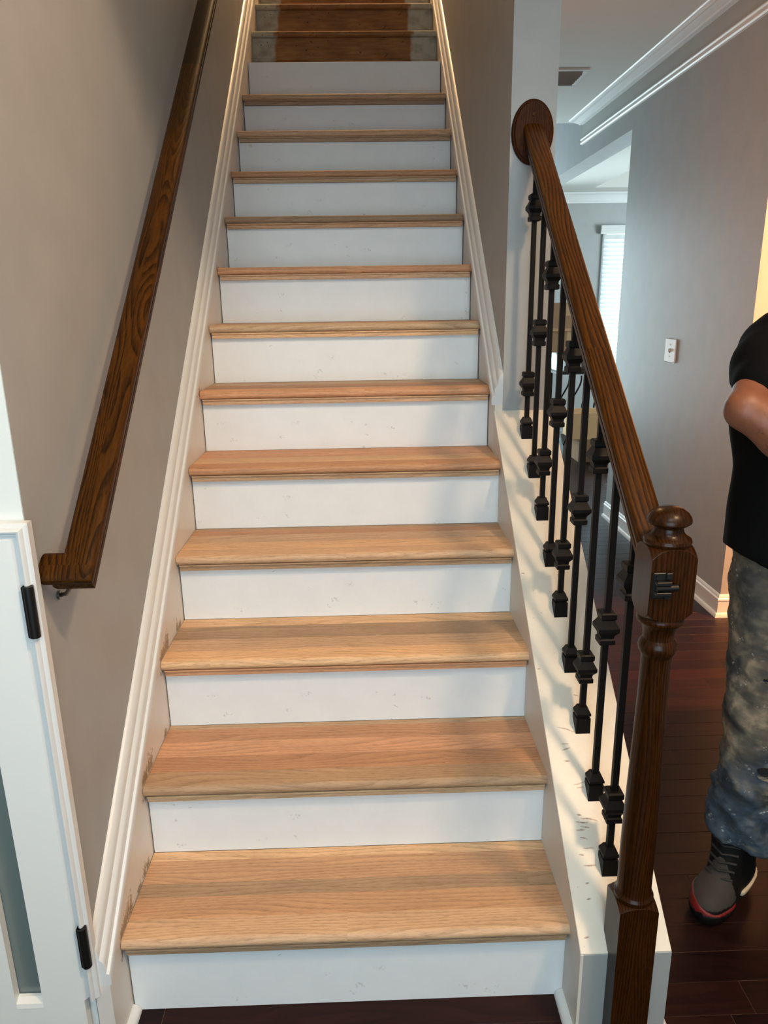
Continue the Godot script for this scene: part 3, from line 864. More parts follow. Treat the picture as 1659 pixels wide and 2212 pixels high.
func build_rails() -> void:
	var prof := rail_outline()
	# right hand rail: from the rosette on the wall end down to the newel
	var r := thing("hand_rail", "glossy brown oak handrail sloping down from the wall rosette to the newel post", "handrail", Vector3(1.047, 0, 0))
	var z0 := COL_Z + 0.021
	var z1 := 0.0715
	var top := func(z: float) -> float: return kw_y(z) + 0.847
	var ln := (z1 - z0) * Vector2(1, KW_S).length()
	var m := MB.new().sweep(prof, Vector3(-ln, 0, 0), Vector3(ln, 0, 0), Vector3(0, 1, 0), Vector3(0, 0, 1), Vector2(-KW_S, 0), Vector2(-KW_S, 0))
	var o := put("rail", m.mesh(35), M.dark_rail, r)
	o.basis = slope_basis(KW_S)
	o.position = Vector3(0, top.call(z1), z1)
	# rosette: an oval plate with a moulded edge
	var ro := thing("rail_rosette", "oval dark oak rosette plate fixing the handrail to the wall end", "rosette", Vector3(1.047, 1.962, COL_Z + 0.0))
	var s := MB.new()
	var rows := []
	for e in [[1.0, 0.0], [1.0, 0.008], [0.985, 0.0115], [0.95, 0.0135], [0.90, 0.014], [0.885, 0.0165], [0.86, 0.0195], [0.82, 0.0205], [0.0, 0.0207]]:
		var row := []
		for k in 48: row.append(s.vert(Vector3(cos(TAU * k / 48) * 0.0615 * e[0] , sin(TAU * k / 48) * 0.0875 * (1 - (1 - e[0]) * 0.7) * (0.0 if e[0] == 0.0 else 1.0), e[1])))
		rows.append(row)
	for i in rows.size() - 1:
		for k in 48: s.f.append([rows[i][k], rows[i][(k + 1) % 48], rows[i + 1][(k + 1) % 48], rows[i + 1][k]])
	put("plate", s.mesh(35), M.dark_plate, ro)
	var plug := put("screw_plug", MB.new().lathe([Vector2(0.006, 0), Vector2(0.006, 0.0015), Vector2(0.005, 0.0022), Vector2(0, 0.0024)], 16).mesh(40), M.dark, ro)
	plug.rotation.x = PI / 2
	plug.position = Vector3(0.0, 0.045, 0.0205)
	# left hand rail, held off the wall by brackets, its foot turned into the wall
	var s2 := RISE / RUN
	var b := slope_basis(s2)
	var h := thing("hand_rail", "dark brown oak handrail on the left wall with a mitred return at its lower end", "handrail", Vector3.ZERO)
	var cx := 0.0335
	var zc := 0.066                                # where the centre lines of rail and return meet
	var yc := nose_y(zc) + 0.893
	var lr := 1.75
	# lower length, mitred; across runs along -x in the local frame
	var a := MB.new().sweep(prof, Vector3(-lr, 0, 0), Vector3(lr, 0, 0), Vector3(0, 1, 0), Vector3(0, 0, 1), Vector2.ZERO, Vector2(0, -1))
	var ra := put("rail", a.mesh(35), M.dark, h)
	ra.basis = b; ra.position = Vector3(cx, yc, zc)
	var a2 := MB.new().sweep(prof, Vector3(-lr - 2.6, 0, 0), Vector3(2.6, 0, 0), Vector3(0, 1, 0), Vector3(0, 0, 1))
	var up := put("upper_rail", a2.mesh(35), textured_dark(), h)
	up.basis = b; up.position = Vector3(cx, yc, zc)
	up.set_meta("label", "darker upper length of the handrail beyond the joint")
	# return: same outline running towards the wall (local +z), mirrored mitre
	var rt := PackedVector2Array()
	for p in prof: rt.append(Vector2(p.y, p.x))      # (x, y): x along the slope
	var c := MB.new().sweep(rt, Vector3(0, 0, 0), Vector3(0, 0, cx - WALL_X - 0.001), Vector3(1, 0, 0), Vector3(0, 1, 0), Vector2(-1, 0), Vector2(0, 0.5))
	var rc := put("wall_return", c.mesh(35), M.dark, h)
	rc.basis = b; rc.position = Vector3(cx, yc, zc)
	# brackets
	for z in [0.02, -1.27, -2.4]:
		var y := nose_y(z) + 0.893 - 0.062
		var br := put("bracket", bracket_mesh(), M.metal, h)
		br.position = Vector3(cx, y, z)

func textured_dark() -> StandardMaterial3D:
	var m: StandardMaterial3D = M.dark.duplicate()
	m.albedo_color = Color(0.42, 0.39, 0.36)
	return m

func bracket_mesh() -> ArrayMesh:
	var s := MB.new()
	s.box(Vector3(-0.026, 0.0, -0.014), Vector3(0.012, 0.004, 0.026), 0.001)
	s.tube(PackedVector3Array([Vector3(-0.016, 0.002, 0.010), Vector3(-0.026, -0.018, 0.004), Vector3(-0.036, -0.038, -0.004), Vector3(-0.048, -0.054, -0.012), Vector3(WALL_X - 0.0335 + 0.004, -0.058, -0.016)]), 0.0042, 8)
	s.tube(PackedVector3Array([Vector3(WALL_X - 0.0335 + 0.0005, -0.058, -0.016), Vector3(WALL_X - 0.0335 + 0.005, -0.058, -0.016)]), 0.0085, 14)
	return s.mesh(45)

func build_gate() -> void:
	# a white slotted gate folded back against the wall on the left
	var zf := 0.122
	var g := thing("gate", "white wooden gate with vertical slots folded against the wall at the left edge", "gate", Vector3(-0.02, FLOOR_Y, WALL_Z + 0.0022))
	var rail := MB.new()
	var x1 := -0.028
	var y0 := 0.03
	var y1 := 1.138
	var d0 := 0.008
	var d1 := 0.026
	# frame: pickets between a bottom and a top rail
	var leaf := CSGBox3D.new()
	leaf.name = "leaf"
	leaf.size = Vector3(x1 + 0.80, y1 - y0, d1 - d0)
	leaf.position = Vector3((x1 - 0.80) / 2, (y0 + y1) / 2, (d0 + d1) / 2)
	leaf.material = M.gate
	g.add_child(leaf)
	var x := x1 - 0.082
	for k in 5:
		var cut := CSGBox3D.new()
		cut.name = "slot" if k == 0 else "slot_%03d" % k
		cut.operation = CSGShape3D.OPERATION_SUBTRACTION
		cut.size = Vector3(0.054, 0.845, 0.022)
		cut.position = Vector3(x - 0.027, 0.1515 + 0.4225, (d0 + d1) / 2) - leaf.position
		cut.material = M.gate
		leaf.add_child(cut)
		var gp := put("slot_panel", bx(x - 0.056, x + 0.002, 0.14, 1.0, d0 - 0.006, d0 - 0.002), M.grey_glass, g)
		gp.set_meta("label", "grey glass strip")
		put("slot_sill", MB.new().sweep(pv([0, 0, 0, 0.019, 0.010, 0.017, 0.017, 0.006, 0.018, 0]), Vector3(x - 0.0538, 0.151, d0), Vector3(0.0536, 0, 0), Vector3(0, 1, 0), Vector3(0, 0, 1)).mesh(20), M.gate, g)
		x -= 0.082 + 0.054
	# moulded edge: a flat, a bead and a step, up the hinge side and along the top, mitred
	var ed := PackedVector2Array([Vector2(0, 0), Vector2(0, 0.017), Vector2(0.003, 0.020), Vector2(0.0065, 0.0215), Vector2(0.0085, 0.0275), Vector2(0.0115, 0.0300), Vector2(0.0150, 0.0285), Vector2(0.0170, 0.0240), Vector2(0.0180, 0.0175), Vector2(0.0205, 0.0175), Vector2(0.0270, 0.0255), Vector2(0.0280, 0.0258), Vector2(0.0280, 0)])
	var vp := PackedVector2Array()
	for p in ed: vp.append(Vector2(-p.x, p.y))         # (x from the outer edge, z)
	put("edge_molding", upright(vp, 0.165, 1.165), M.trim, g)
	var hp := PackedVector2Array()
	for p in ed: hp.append(Vector2(-p.x, p.y))          # (y down from the top, z)
	put("top_molding", lying(hp, 1.165, -0.8), M.trim, g)
	for y in [0.965, 0.255]:
		var h := put("hinge", MB.new().tube(PackedVector3Array([Vector3(-0.0095, y, 0.028), Vector3(-0.0095, y + 0.093, 0.028)]), 0.0090, 16).box(Vector3(-0.0195, y, 0.018), Vector3(-0.0095, y + 0.093, 0.0335), 0.001).mesh(40), M.black, g)
		h.set_meta("label", "black hinge barrel")
	# bare patch of wall between the gate and the skirt
	var p := put("wall_patch", bx(WALL_X - 0.004, -0.0125, 0.02, 0.19, WALL_Z - 0.004, WALL_Z + 0.006), mat(Color(0.55, 0.56, 0.58), 0.6))
	p.set_meta("kind", "structure")

func upright(prof: PackedVector2Array, y0: float, y1: float) -> ArrayMesh:   # (x, z) outline, mitred at the top: the outer edge is longest
	var q := PackedVector2Array()
	for p in prof: q.append(Vector2(p.y, p.x))           # u = z, w = x, d = y (z x x = y)
	return MB.new().sweep(q, Vector3(0, y0, 0), Vector3(0, y1 - y0, 0), Vector3(0, 0, 1), Vector3(1, 0, 0), Vector2.ZERO, Vector2(0, 1)).mesh(35)

func lying(prof: PackedVector2Array, y: float, x0: float) -> ArrayMesh:      # (y, z) outline along x, mitred at x = 0
	return MB.new().sweep(prof, Vector3(x0, y, 0), Vector3(-x0, 0, 0), Vector3(0, 1, 0), Vector3(0, 0, 1), Vector2.ZERO, Vector2(1, 0)).mesh(35)

func build_hall() -> void:
	# crown and frieze moldings on the hall wall
	# outline: x = out from the wall (negative), y down from the ceiling; flip so that it is widest at the ceiling
	var crown := PackedVector2Array([Vector2(0, -0.030), Vector2(-0.010, -0.030), Vector2(-0.012, -0.025), Vector2(-0.020, -0.024), Vector2(-0.022, -0.032), Vector2(-0.036, -0.031), Vector2(-0.039, -0.024), Vector2(-0.048, -0.023), Vector2(-0.082, -0.013), Vector2(-0.085, -0.0165), Vector2(-0.092, -0.0165), Vector2(-0.095, -0.009), Vector2(-0.106, -0.008), Vector2(-0.113, -0.004), Vector2(-0.115, 0), Vector2(0, 0)])
	struct("trim_1", along_z(crown, HALL_X, CEIL, -4.86, 0.0), M.trim)
	var band := PackedVector2Array([Vector2(0, 0), Vector2(-0.010, -0.001), Vector2(-0.018, -0.006), Vector2(-0.020, -0.013), Vector2(-0.013, -0.018), Vector2(-0.013, -0.027), Vector2(-0.018, -0.030), Vector2(-0.018, -0.038), Vector2(-0.012, -0.044), Vector2(0, -0.046)])
	struct("trim_2", along_z(band, HALL_X, 2.668, -4.86, 0.0), M.trim)
	# the frieze between them is white
	struct("trim_3", bx(HALL_X - 0.004, HALL_X + 0.001, 2.65, CEIL - 0.028, -4.86, 0.0), M.frieze)
	# baseboard with a cap and a shoe
	var bp := PackedVector2Array([Vector2(0, 0), Vector2(-0.026, 0), Vector2(-0.026, 0.008), Vector2(-0.021, 0.018), Vector2(-0.0125, 0.022), Vector2(-0.0125, 0.082), Vector2(-0.0155, 0.084), Vector2(-0.0155, 0.092), Vector2(-0.010, 0.098), Vector2(-0.009, 0.106), Vector2(-0.004, 0.112), Vector2(0, 0.113)])
	struct("baseboard_right", along_z(bp, HALL_X, FLOOR_Y, -3.75, -2.0, 0.0, -1.0), M.trim)
	var be := PackedVector2Array()
	for p in bp: be.append(Vector2(p.y, -p.x))
	struct("baseboard_end", MB.new().sweep(be, Vector3(HALL_X, FLOOR_Y, -2.0), Vector3(3.0, 0, 0), Vector3(0, 1, 0), Vector3(0, 0, 1), Vector2(0, -1)).mesh(35), M.trim)
	# light switch
	var sw := thing("light_switch", "white light switch plate with a toggle on the grey hall wall", "light switch", Vector3(HALL_X, 1.209, -2.845))
	put("plate", bx(-0.009, 0, -0.064, 0.064, -0.072, 0.072, 0.003), M.trim, sw)
	put("toggle", bx(-0.021, -0.004, -0.006, 0.010, -0.006, 0.006, 0.0015), M.trim, sw)
	for y in [-0.032, 0.032]: put("screw", bx(-0.0105, -0.005, y - 0.004, y + 0.004, -0.004, 0.004, 0.0005), M.metal, sw)
	put("toggle_slot", bx(-0.0098, -0.005, -0.012, 0.012, -0.006, 0.006), M.void, sw)
	# ceiling vent
	var v := thing("ceiling_vent", "white return air vent with dark slats in the hall ceiling", "vent", Vector3(1.75, CEIL, -3.69))
	var fr := MB.new()
	for q in [[-0.19, 0.155, -0.155, -0.125], [-0.19, 0.155, 0.125, 0.155], [-0.19, -0.16, -0.125, 0.125], [0.125, 0.155, -0.125, 0.125]]: fr.box(Vector3(q[0], -0.010, q[2]), Vector3(q[1], 0, q[3]), 0.002)
	put("frame", fr.mesh(20), M.trim, v)
	put("duct", bx(-0.16, 0.125, -0.002, 0.0, -0.125, 0.125), M.void, v)
	for k in 7:
		var b := put("slat", bx(-0.16, 0.125, -0.0008, 0.0008, -0.019, 0.019), mat(Color(0.55, 0.54, 0.52), 0.6), v)
		b.position = Vector3(0, -0.012, -0.107 + k * 0.0357)
		b.rotation.x = -0.62

func along_z(prof: PackedVector2Array, x: float, y: float, z0: float, z1: float, l0 := 0.0, l1 := 0.0) -> ArrayMesh:
	return MB.new().sweep(prof, Vector3(x, y, z0), Vector3(0, 0, z1 - z0), Vector3(1, 0, 0), Vector3(0, 1, 0), Vector2(l0, 0), Vector2(l1, 0)).mesh(35)

func build_far_room() -> void:
	# crown on the far wall of the side room
	var crown := PackedVector2Array([Vector2(-0.10, 0), Vector2(-0.10, 0.012), Vector2(-0.088, 0.014), Vector2(-0.08, 0.024), Vector2(-0.05, 0.04), Vector2(-0.03, 0.062), Vector2(-0.018, 0.078), Vector2(-0.016, 0.095), Vector2(0, 0.095), Vector2(0, 0)])
	struct("trim_4", MB.new().sweep(crown, Vector3(HALL_X + 0.165, 2.565, -7.1), Vector3(2.9, 0, 0), Vector3(0, 1, 0), Vector3(0, 0, 1)).mesh(35), M.trim)
	# window with glowing daylight behind a blind
	var w := struct("window_1", boxes([[3.15, 3.2, 0.7, 2.2, -7.16, -7.085], [4.16, 4.21, 0.7, 2.2, -7.16, -7.085], [3.15, 4.21, 0.68, 0.75, -7.16, -7.06]]), M.trim)
	put("glass_pane", bx(3.2, 4.16, 0.75, 2.15, -7.20, -7.165), M.glow_day, w)
	var b := thing("window_blind", "white horizontal slat blind glowing with daylight in the far window", "blind", Vector3(3.68, 2.24, -7.08))
	put("valance", MB.new().sweep(pv([0, 0, 0, 0.035, -0.01, 0.04, -0.03, 0.041, -0.035, 0.034, -0.05, 0.034, -0.055, 0.028, -0.085, 0.026, -0.088, 0]), Vector3(-0.56, 0, 0), Vector3(1.12, 0, 0), Vector3(0, 1, 0), Vector3(0, 0, 1)).mesh(35), M.trim, b)
	var sm := mat(Color(0.86, 0.87, 0.86), 0.5)
	sm.backlight_enabled = true; sm.backlight = Color(0.34, 0.36, 0.37)
	var slat := bx(-0.52, 0.52, -0.0015, 0.0015, -0.027, 0.027, 0.0005)
	for k in 32:
		var o := put("slat", slat, sm, b)
		o.position = Vector3(0, -0.115 - k * 0.0445, 0.01)
		o.rotation.x = 1.2
	for x in [-0.36, 0.36]: put("ladder_cord", bx(x - 0.002, x + 0.002, -1.55, -0.09, 0.036, 0.038), M.trim, b)
	var w2 := struct("window_2", boxes([[5.21, 5.299, 0.68, 2.32, -5.9, -5.82], [5.21, 5.299, 0.68, 2.32, -4.18, -4.1], [5.21, 5.299, 0.66, 0.74, -5.82, -4.18], [5.21, 5.299, 2.26, 2.34, -5.82, -4.18]]), M.trim)
	put("glass_pane", bx(5.25, 5.299, 0.74, 2.26, -5.82, -4.18), M.glow_day, w2)
	# things standing by the far wall, seen between the balusters
	var card := mat(Color(0.50, 0.38, 0.27), 0.85)
	var card2 := mat(Color(0.60, 0.47, 0.34), 0.85)
	var pale := mat(Color(0.72, 0.58, 0.42), 0.7)
	var red := mat(Color(0.35, 0.045, 0.05), 0.5)
	var tape := mat(Color(0.62, 0.5, 0.36), 0.35)
	var t := thing("side_table", "black side table with scrolled iron legs by the far opening", "table", Vector3(2.84, FLOOR_Y, -6.2))
	put("table_top", bx(-0.40, 0.40, 0.785, 0.815, -0.2, 0.2, 0.004), M.black, t)
	for x in [-0.36, 0.36]:
		for z in [-0.16, 0.16]: put("leg", bx(x - 0.012, x + 0.012, 0, 0.785, z - 0.012, z + 0.012, 0.002), M.black, t)
	for k in 6:
		var s := PackedVector3Array()
		for j in 40:
			var a := j / 39.0 * TAU * 1.3
			s.append(Vector3(-0.31 + k * 0.12 + 0.05 * sin(a), 0.04 + 0.73 * j / 39.0, 0.165))
		put("scroll", MB.new().tube(s, 0.009, 6).mesh(60), M.iron, t)
	var carton := func(called: String, label: String, at: Vector3, sz: Vector3, m: Material) -> Node3D:
		var o := thing(called, label, "box", at)
		put("body", bx(-sz.x / 2, sz.x / 2, 0, sz.y, -sz.z / 2, sz.z / 2, 0.003), m, o)
		put("tape", bx(-0.03, 0.03, sz.y * 0.55, sz.y + 0.001, -sz.z / 2 - 0.001, sz.z / 2 + 0.001), tape, o)
		return o
	var top := FLOOR_Y + 0.8155
	var tub := thing("storage_tub", "white plastic tub standing under the cardboard boxes on the table", "tub", Vector3(2.57, top, -6.2))
	put("body", MB.new().square([Vector2(0.105, 0), Vector2(0.115, 0.155), Vector2(0.122, 0.155), Vector2(0.122, 0.168)]).mesh(20), mat(Color(0.78, 0.82, 0.84), 0.5), tub)
	put("lid", bx(-0.125, 0.125, 0.168, 0.18, -0.125, 0.125, 0.003), M.trim, tub)
	carton.call("cardboard_box", "brown cardboard box with a pale rim resting on the white tub", Vector3(2.57, top + 0.1803, -6.2), Vector3(0.38, 0.20, 0.26), card)
	var up := carton.call("cardboard_box", "brown cardboard box with a red strip, topmost of the stack on the table", Vector3(2.55, top + 0.3806, -6.2), Vector3(0.34, 0.27, 0.26), card) as Node3D
	put("red_strip", bx(0.045, 0.065, 0.03, 0.17, 0.1302, 0.1315), mat(Color(0.55, 0.09, 0.08), 0.6), up)
	put("flap", bx(-0.185, 0.185, 0, 0.03, 0.12, 0.145, 0.002), card2, up)
	var bk := thing("red_basket", "dark red basket with a handle on the table", "basket", Vector3(2.80, top, -6.12))
	put("body", MB.new().square([Vector2(0.062, 0), Vector2(0.07, 0.09), Vector2(0.075, 0.09), Vector2(0.075, 0.098)]).mesh(20), red, bk)
	var hoop := PackedVector3Array()
	for j in 13: hoop.append(Vector3(0.06 * cos(PI * j / 12), 0.095 + 0.035 * sin(PI * j / 12), 0))
	put("handle", MB.new().tube(hoop, 0.006, 6).mesh(60), red, bk)
	var crate := thing("wooden_crate", "pale open wooden box standing on a cardboard box on the floor", "crate", Vector3(2.74, FLOOR_Y + 0.2205, -5.72))
	put("front_board", bx(-0.24, 0.24, 0, 0.25, 0.158, 0.17, 0.002), pale, crate)
	put("back_board", bx(-0.24, 0.24, 0, 0.25, -0.17, -0.158, 0.002), pale, crate)
	put("side_board", bx(-0.24, -0.228, 0, 0.25, -0.158, 0.158, 0.002), pale, crate)
	put("side_board", bx(0.228, 0.24, 0, 0.25, -0.158, 0.158, 0.002), pale, crate)
	put("bottom_board", bx(-0.228, 0.228, 0, 0.012, -0.158, 0.158), pale, crate)
	carton.call("cardboard_box", "flat cardboard box on the floor under the wooden crate", Vector3(2.80, FLOOR_Y, -5.72), Vector3(0.46, 0.22, 0.36), card)
	carton.call("cardboard_box", "low cardboard box on the floor in front of the wooden crate", Vector3(2.86, FLOOR_Y, -5.28), Vector3(0.36, 0.13, 0.40), card2)
	var vs := thing("glass_vase", "round grey glass vase on the floor beside the wooden crate", "vase", Vector3(2.36, FLOOR_Y, -5.62))
	put("body", MB.new().lathe([Vector2(0.045, 0), Vector2(0.075, 0.05), Vector2(0.08, 0.14), Vector2(0.06, 0.22), Vector2(0.045, 0.27), Vector2(0.055, 0.30)], 20).mesh(50), mat(Color(0.5, 0.58, 0.6), 0.15), vs)

func build_person() -> void:
	var at := Vector3(1.56, FLOOR_Y, -0.25)
	var p := thing("person", "person with folded arms in black t-shirt, ripped paint-stained jeans and dark sneakers", "person", at)
	var w := func(x: float, y: float, z: float) -> Vector3: return Vector3(x, y, z) - at
	var skin := mat(Color(0.50, 0.30, 0.205), 0.55, 0.3)
	skin.subsurf_scatter_enabled = true; skin.subsurf_scatter_strength = 0.1
	var rs: Vector3 = w.call(1.425, 1.405, -0.275)
	var re: Vector3 = w.call(1.247, 1.293, -0.06)
	var rw: Vector3 = w.call(1.455, 1.165, 0.0)
	var ls: Vector3 = w.call(1.70, 1.405, -0.215)
	var le: Vector3 = w.call(1.855, 1.285, -0.03)
	var lw: Vector3 = w.call(1.62, 1.235, 0.035)
	var rh: Vector3 = w.call(1.475, 0.90, -0.25)
	var rk: Vector3 = w.call(1.462, 0.50, -0.225)
	var ra: Vector3 = w.call(1.468, 0.085, -0.275)
	var lh: Vector3 = w.call(1.645, 0.90, -0.24)
	var lk: Vector3 = w.call(1.665, 0.50, -0.22)
	var la: Vector3 = w.call(1.675, 0.085, -0.285)
	# the body, one surface
	var b := Blob.new(w.call(1.15, 0.0, -0.45), w.call(1.95, 1.74, 0.12), 0.012)
	b.bone(w.call(1.56, 0.95, -0.25), w.call(1.56, 1.3, -0.25), 0.095, 0.100, 0.03, Vector3(0.8, 1, 1.15))
	b.bone(w.call(1.50, 1.37, -0.26), w.call(1.62, 1.37, -0.235), 0.052, 0.052, 0.03)
	b.bone(w.call(1.56, 1.38, -0.255), w.call(1.552, 1.53, -0.225), 0.058, 0.052, 0.03)
	for q in [[rs, re, rw, rh, rk, ra], [ls, le, lw, lh, lk, la]]:
		b.bone(q[0], q[1], 0.052, 0.030, 0.02)
		b.bone(q[1], q[1].lerp(q[2], 0.35), 0.032, 0.042, 0.02)
		b.bone(q[1].lerp(q[2], 0.35), q[2], 0.043, 0.027, 0.02)
		b.bone(q[3], q[4], 0.085, 0.055, 0.04)
		b.bone(q[4], q[4].lerp(q[5], 0.35) + Vector3(0, 0, -0.01), 0.052, 0.055, 0.03)
		b.bone(q[4].lerp(q[5], 0.35) + Vector3(0, 0, -0.01), q[5], 0.055, 0.032, 0.02)
		b.bone(q[5] + Vector3(0, -0.02, 0), q[5] + (Vector3(-0.075, -0.045, 0.067) if q[5].x < 0 else Vector3(-0.003, -0.045, 0.1)), 0.028, 0.024, 0.02)
	# head
	var hc: Vector3 = w.call(1.545, 1.62, -0.20)
	b.bone(hc + Vector3(0.005, 0.02, -0.03), hc + Vector3(0, 0.02, 0.01), 0.080, 0.078, 0.03)
	b.bone(hc + Vector3(0, -0.03, 0.02), hc + Vector3(-0.008, -0.075, 0.045), 0.058, 0.035, 0.03)
	var body := put("body", b.mesh(), skin, p)
	# face, ears and hands on finer grids, joined to the same figure
	var fb := Blob.new(hc - Vector3(0.12, 0.14, 0.12), hc + Vector3(0.12, 0.14, 0.14), 0.005)
	fb.bone(hc + Vector3(0.005, 0.02, -0.03), hc + Vector3(0, 0.02, 0.01), 0.081, 0.079, 0.03)
	fb.bone(hc + Vector3(0, -0.03, 0.02), hc + Vector3(-0.008, -0.075, 0.045), 0.059, 0.036, 0.03)
	fb.bone(hc + Vector3(-0.012, 0.01, 0.085), hc + Vector3(-0.016, -0.03, 0.104), 0.007, 0.013, 0.012)
	for s in [-1, 1]:
		fb.bone(hc + Vector3(s * 0.012 - 0.012, 0.024, 0.082), hc + Vector3(s * 0.048 - 0.010, 0.022, 0.070), 0.010, 0.009, 0.012)
		fb.bone(hc + Vector3(s * 0.083, 0.01, -0.01), hc + Vector3(s * 0.086, -0.03, -0.005), 0.012, 0.009, 0.006)
		fb.bone(hc + Vector3(s * 0.020 - 0.012, -0.056, 0.082), hc + Vector3(-0.013, -0.054, 0.088), 0.006, 0.008, 0.006)
	put("head", fb.mesh(), skin, p)
	var hair := Blob.new(hc - Vector3(0.13, 0.1, 0.15), hc + Vector3(0.13, 0.15, 0.12), 0.007)
	hair.bone(hc + Vector3(0.006, 0.035, -0.04), hc + Vector3(0, 0.04, 0.005), 0.083, 0.081, 0.03)
	hair.each(func(q: Vector3, d: float) -> float: return maxf(d, (hc.y + 0.035 + (q.z - hc.z) * 0.55) - q.y))
	put("hair", hair.mesh(), mat(Color(0.03, 0.022, 0.018), 0.7), p)
	for q in [[re, rw, 1.0], [le, lw, -1.0]]:
		var d: Vector3 = (q[1] - q[0]).normalized()
		var up := Vector3(0, 1, 0)
		var side: Vector3 = d.cross(up).normalized()          # out of the palm plane
		up = side.cross(d).normalized()
		var c: Vector3 = q[1]
		var hb := Blob.new(c - Vector3(0.21, 0.13, 0.13), c + Vector3(0.21, 0.13, 0.13), 0.005)
		hb.bone(c - d * 0.03, c + d * 0.02, 0.026, 0.025, 0.01)
		for k in 4: hb.bone(c + d * 0.015 + up * (0.010 - 0.007 * k), c + d * 0.085 + up * (0.030 - 0.020 * k), 0.015, 0.012, 0.012)
		for k in 4:
			var l: float = [0.042, 0.047, 0.043, 0.033][k]
			var a: Vector3 = c + d * 0.088 + up * (0.032 - 0.0215 * k)
			var m1: Vector3 = a + d * l * 0.9 - side * q[2] * 0.012
			var m2: Vector3 = m1 + d * l * 0.5 - side * q[2] * 0.02
			hb.bone(a, m1, 0.0095, 0.0085, 0.004)
			hb.bone(m1, m2, 0.0085, 0.0072, 0.003)
		var t0: Vector3 = c + d * 0.03 + up * 0.024
		hb.bone(t0, t0 + d * 0.035 + up * 0.028, 0.013, 0.011, 0.008)
		hb.bone(t0 + d * 0.035 + up * 0.028, t0 + d * 0.07 + up * 0.034, 0.0105, 0.0085, 0.003)
		put("hand", hb.mesh(), skin, p)
	# dark tattoo lines under the forearm are ink, drawn on a thin sleeve of skin
	var fm := mat(Color.WHITE, 0.5)
	fm.albedo_texture = tex(tattoo_image())
	fm.uv1_triplanar = true; fm.uv1_scale = Vector3(1 / 0.3, 1 / 0.3, 1 / 0.3)
	var fa := Blob.new(re.min(rw) - Vector3(0.07, 0.07, 0.07), re.max(rw) + Vector3(0.07, 0.07, 0.07), 0.006)
	fa.bone(re, re.lerp(rw, 0.35), 0.0345, 0.0475, 0.015)
	fa.bone(re.lerp(rw, 0.35), rw, 0.0475, 0.0290, 0.015)
	fa.bone(re.lerp(rs, 0.3), re, 0.0430, 0.0345, 0.015)
	put("forearm", fa.mesh(), fm, p)
	# t-shirt
	var ts := Blob.new(w.call(1.13, 0.82, -0.5), w.call(1.98, 1.56, 0.1), 0.011)
	ts.bone(w.call(1.47, 0.92, -0.25), w.call(1.475, 1.25, -0.26), 0.128, 0.125, 0.06, Vector3(1.05, 1, 1))
	ts.bone(w.call(1.65, 0.92, -0.25), w.call(1.645, 1.25, -0.25), 0.128, 0.125, 0.06, Vector3(1.05, 1, 1))
	ts.bone(w.call(1.47, 1.25, -0.26), w.call(1.65, 1.25, -0.25), 0.128, 0.128, 0.05)
	ts.bone(w.call(1.485, 1.385, -0.265), w.call(1.64, 1.385, -0.24), 0.078, 0.078, 0.06)
	ts.bone(w.call(1.53, 1.43, -0.255), w.call(1.585, 1.43, -0.245), 0.06, 0.06, 0.03)
	var sl := Blob.new(w.call(1.13, 0.82, -0.5), w.call(1.98, 1.56, 0.1), 0.011)
	for q in [[rs, re], [ls, le]]: sl.bone(q[0], q[0].lerp(q[1], 0.45), 0.070, 0.067, 0.035)
	var arm: Vector3 = re - rs
	sl.bone(rs + arm * 0.20, w.call(1.312, 1.330, -0.115), 0.070, 0.056, 0.03)
	sl.bone(w.call(1.312, 1.330, -0.115), w.call(1.36, 1.315, -0.10), 0.056, 0.060, 0.02)
	var rcut: Vector3 = w.call(1.30, 1.301, -0.09)
	var rdir := Vector3(0.1, -1.0, 0.0).normalized()
	var lcut: Vector3 = ls.lerp(le, 0.66)
	var ldir: Vector3 = (le - ls).normalized()
	var hem := w.call(1.46, 0.905, -0.25) as Vector3
	var fold := noise(90, 9.0, 2)
	sl.each(func(q: Vector3, d: float) -> float:
		var e := d + 0.005 * fold.get_noise_3d(q.x * 1.2, q.y * 1.2, q.z * 1.2)
		return maxf(e, (q - rcut).dot(rdir) if q.x < (rs.x + ls.x) / 2 else (q - lcut).dot(ldir)))
	ts.each(func(q: Vector3, d: float) -> float:
		var e := d + 0.006 * fold.get_noise_3d(q.x * 1.2, q.y * 0.5, q.z * 1.2)
		return maxf(e, (hem.y - 0.45 * (q.x - hem.x) if q.x < hem.x + 0.1 else hem.y - 0.045) - q.y))
	for i in ts.d.size():
		var g := maxf(0.03 - absf(ts.d[i] - sl.d[i]), 0.0) / 0.03
		ts.d[i] = minf(ts.d[i], sl.d[i]) - g * g * 0.0075
	var shirt := mat(Color(0.05, 0.05, 0.052), 0.9, 0.2)
	put("t_shirt", ts.mesh(), shirt, p)
	put("paint_smear", MB.new().lathe([Vector2(0.012, 0), Vector2(0.006, 0.002), Vector2(0, 0.0024)], 9).mesh(60), mat(Color(0.3, 0.3, 0.3), 0.8), p).position = w.call(1.425, 0.955, -0.118)
	# jeans
	var je := Blob.new(w.call(1.30, 0.10, -0.48), w.call(1.82, 1.02, -0.04), 0.0105)
	je.bone(w.call(1.50, 0.955, -0.25), w.call(1.62, 0.955, -0.245), 0.100, 0.100, 0.04)
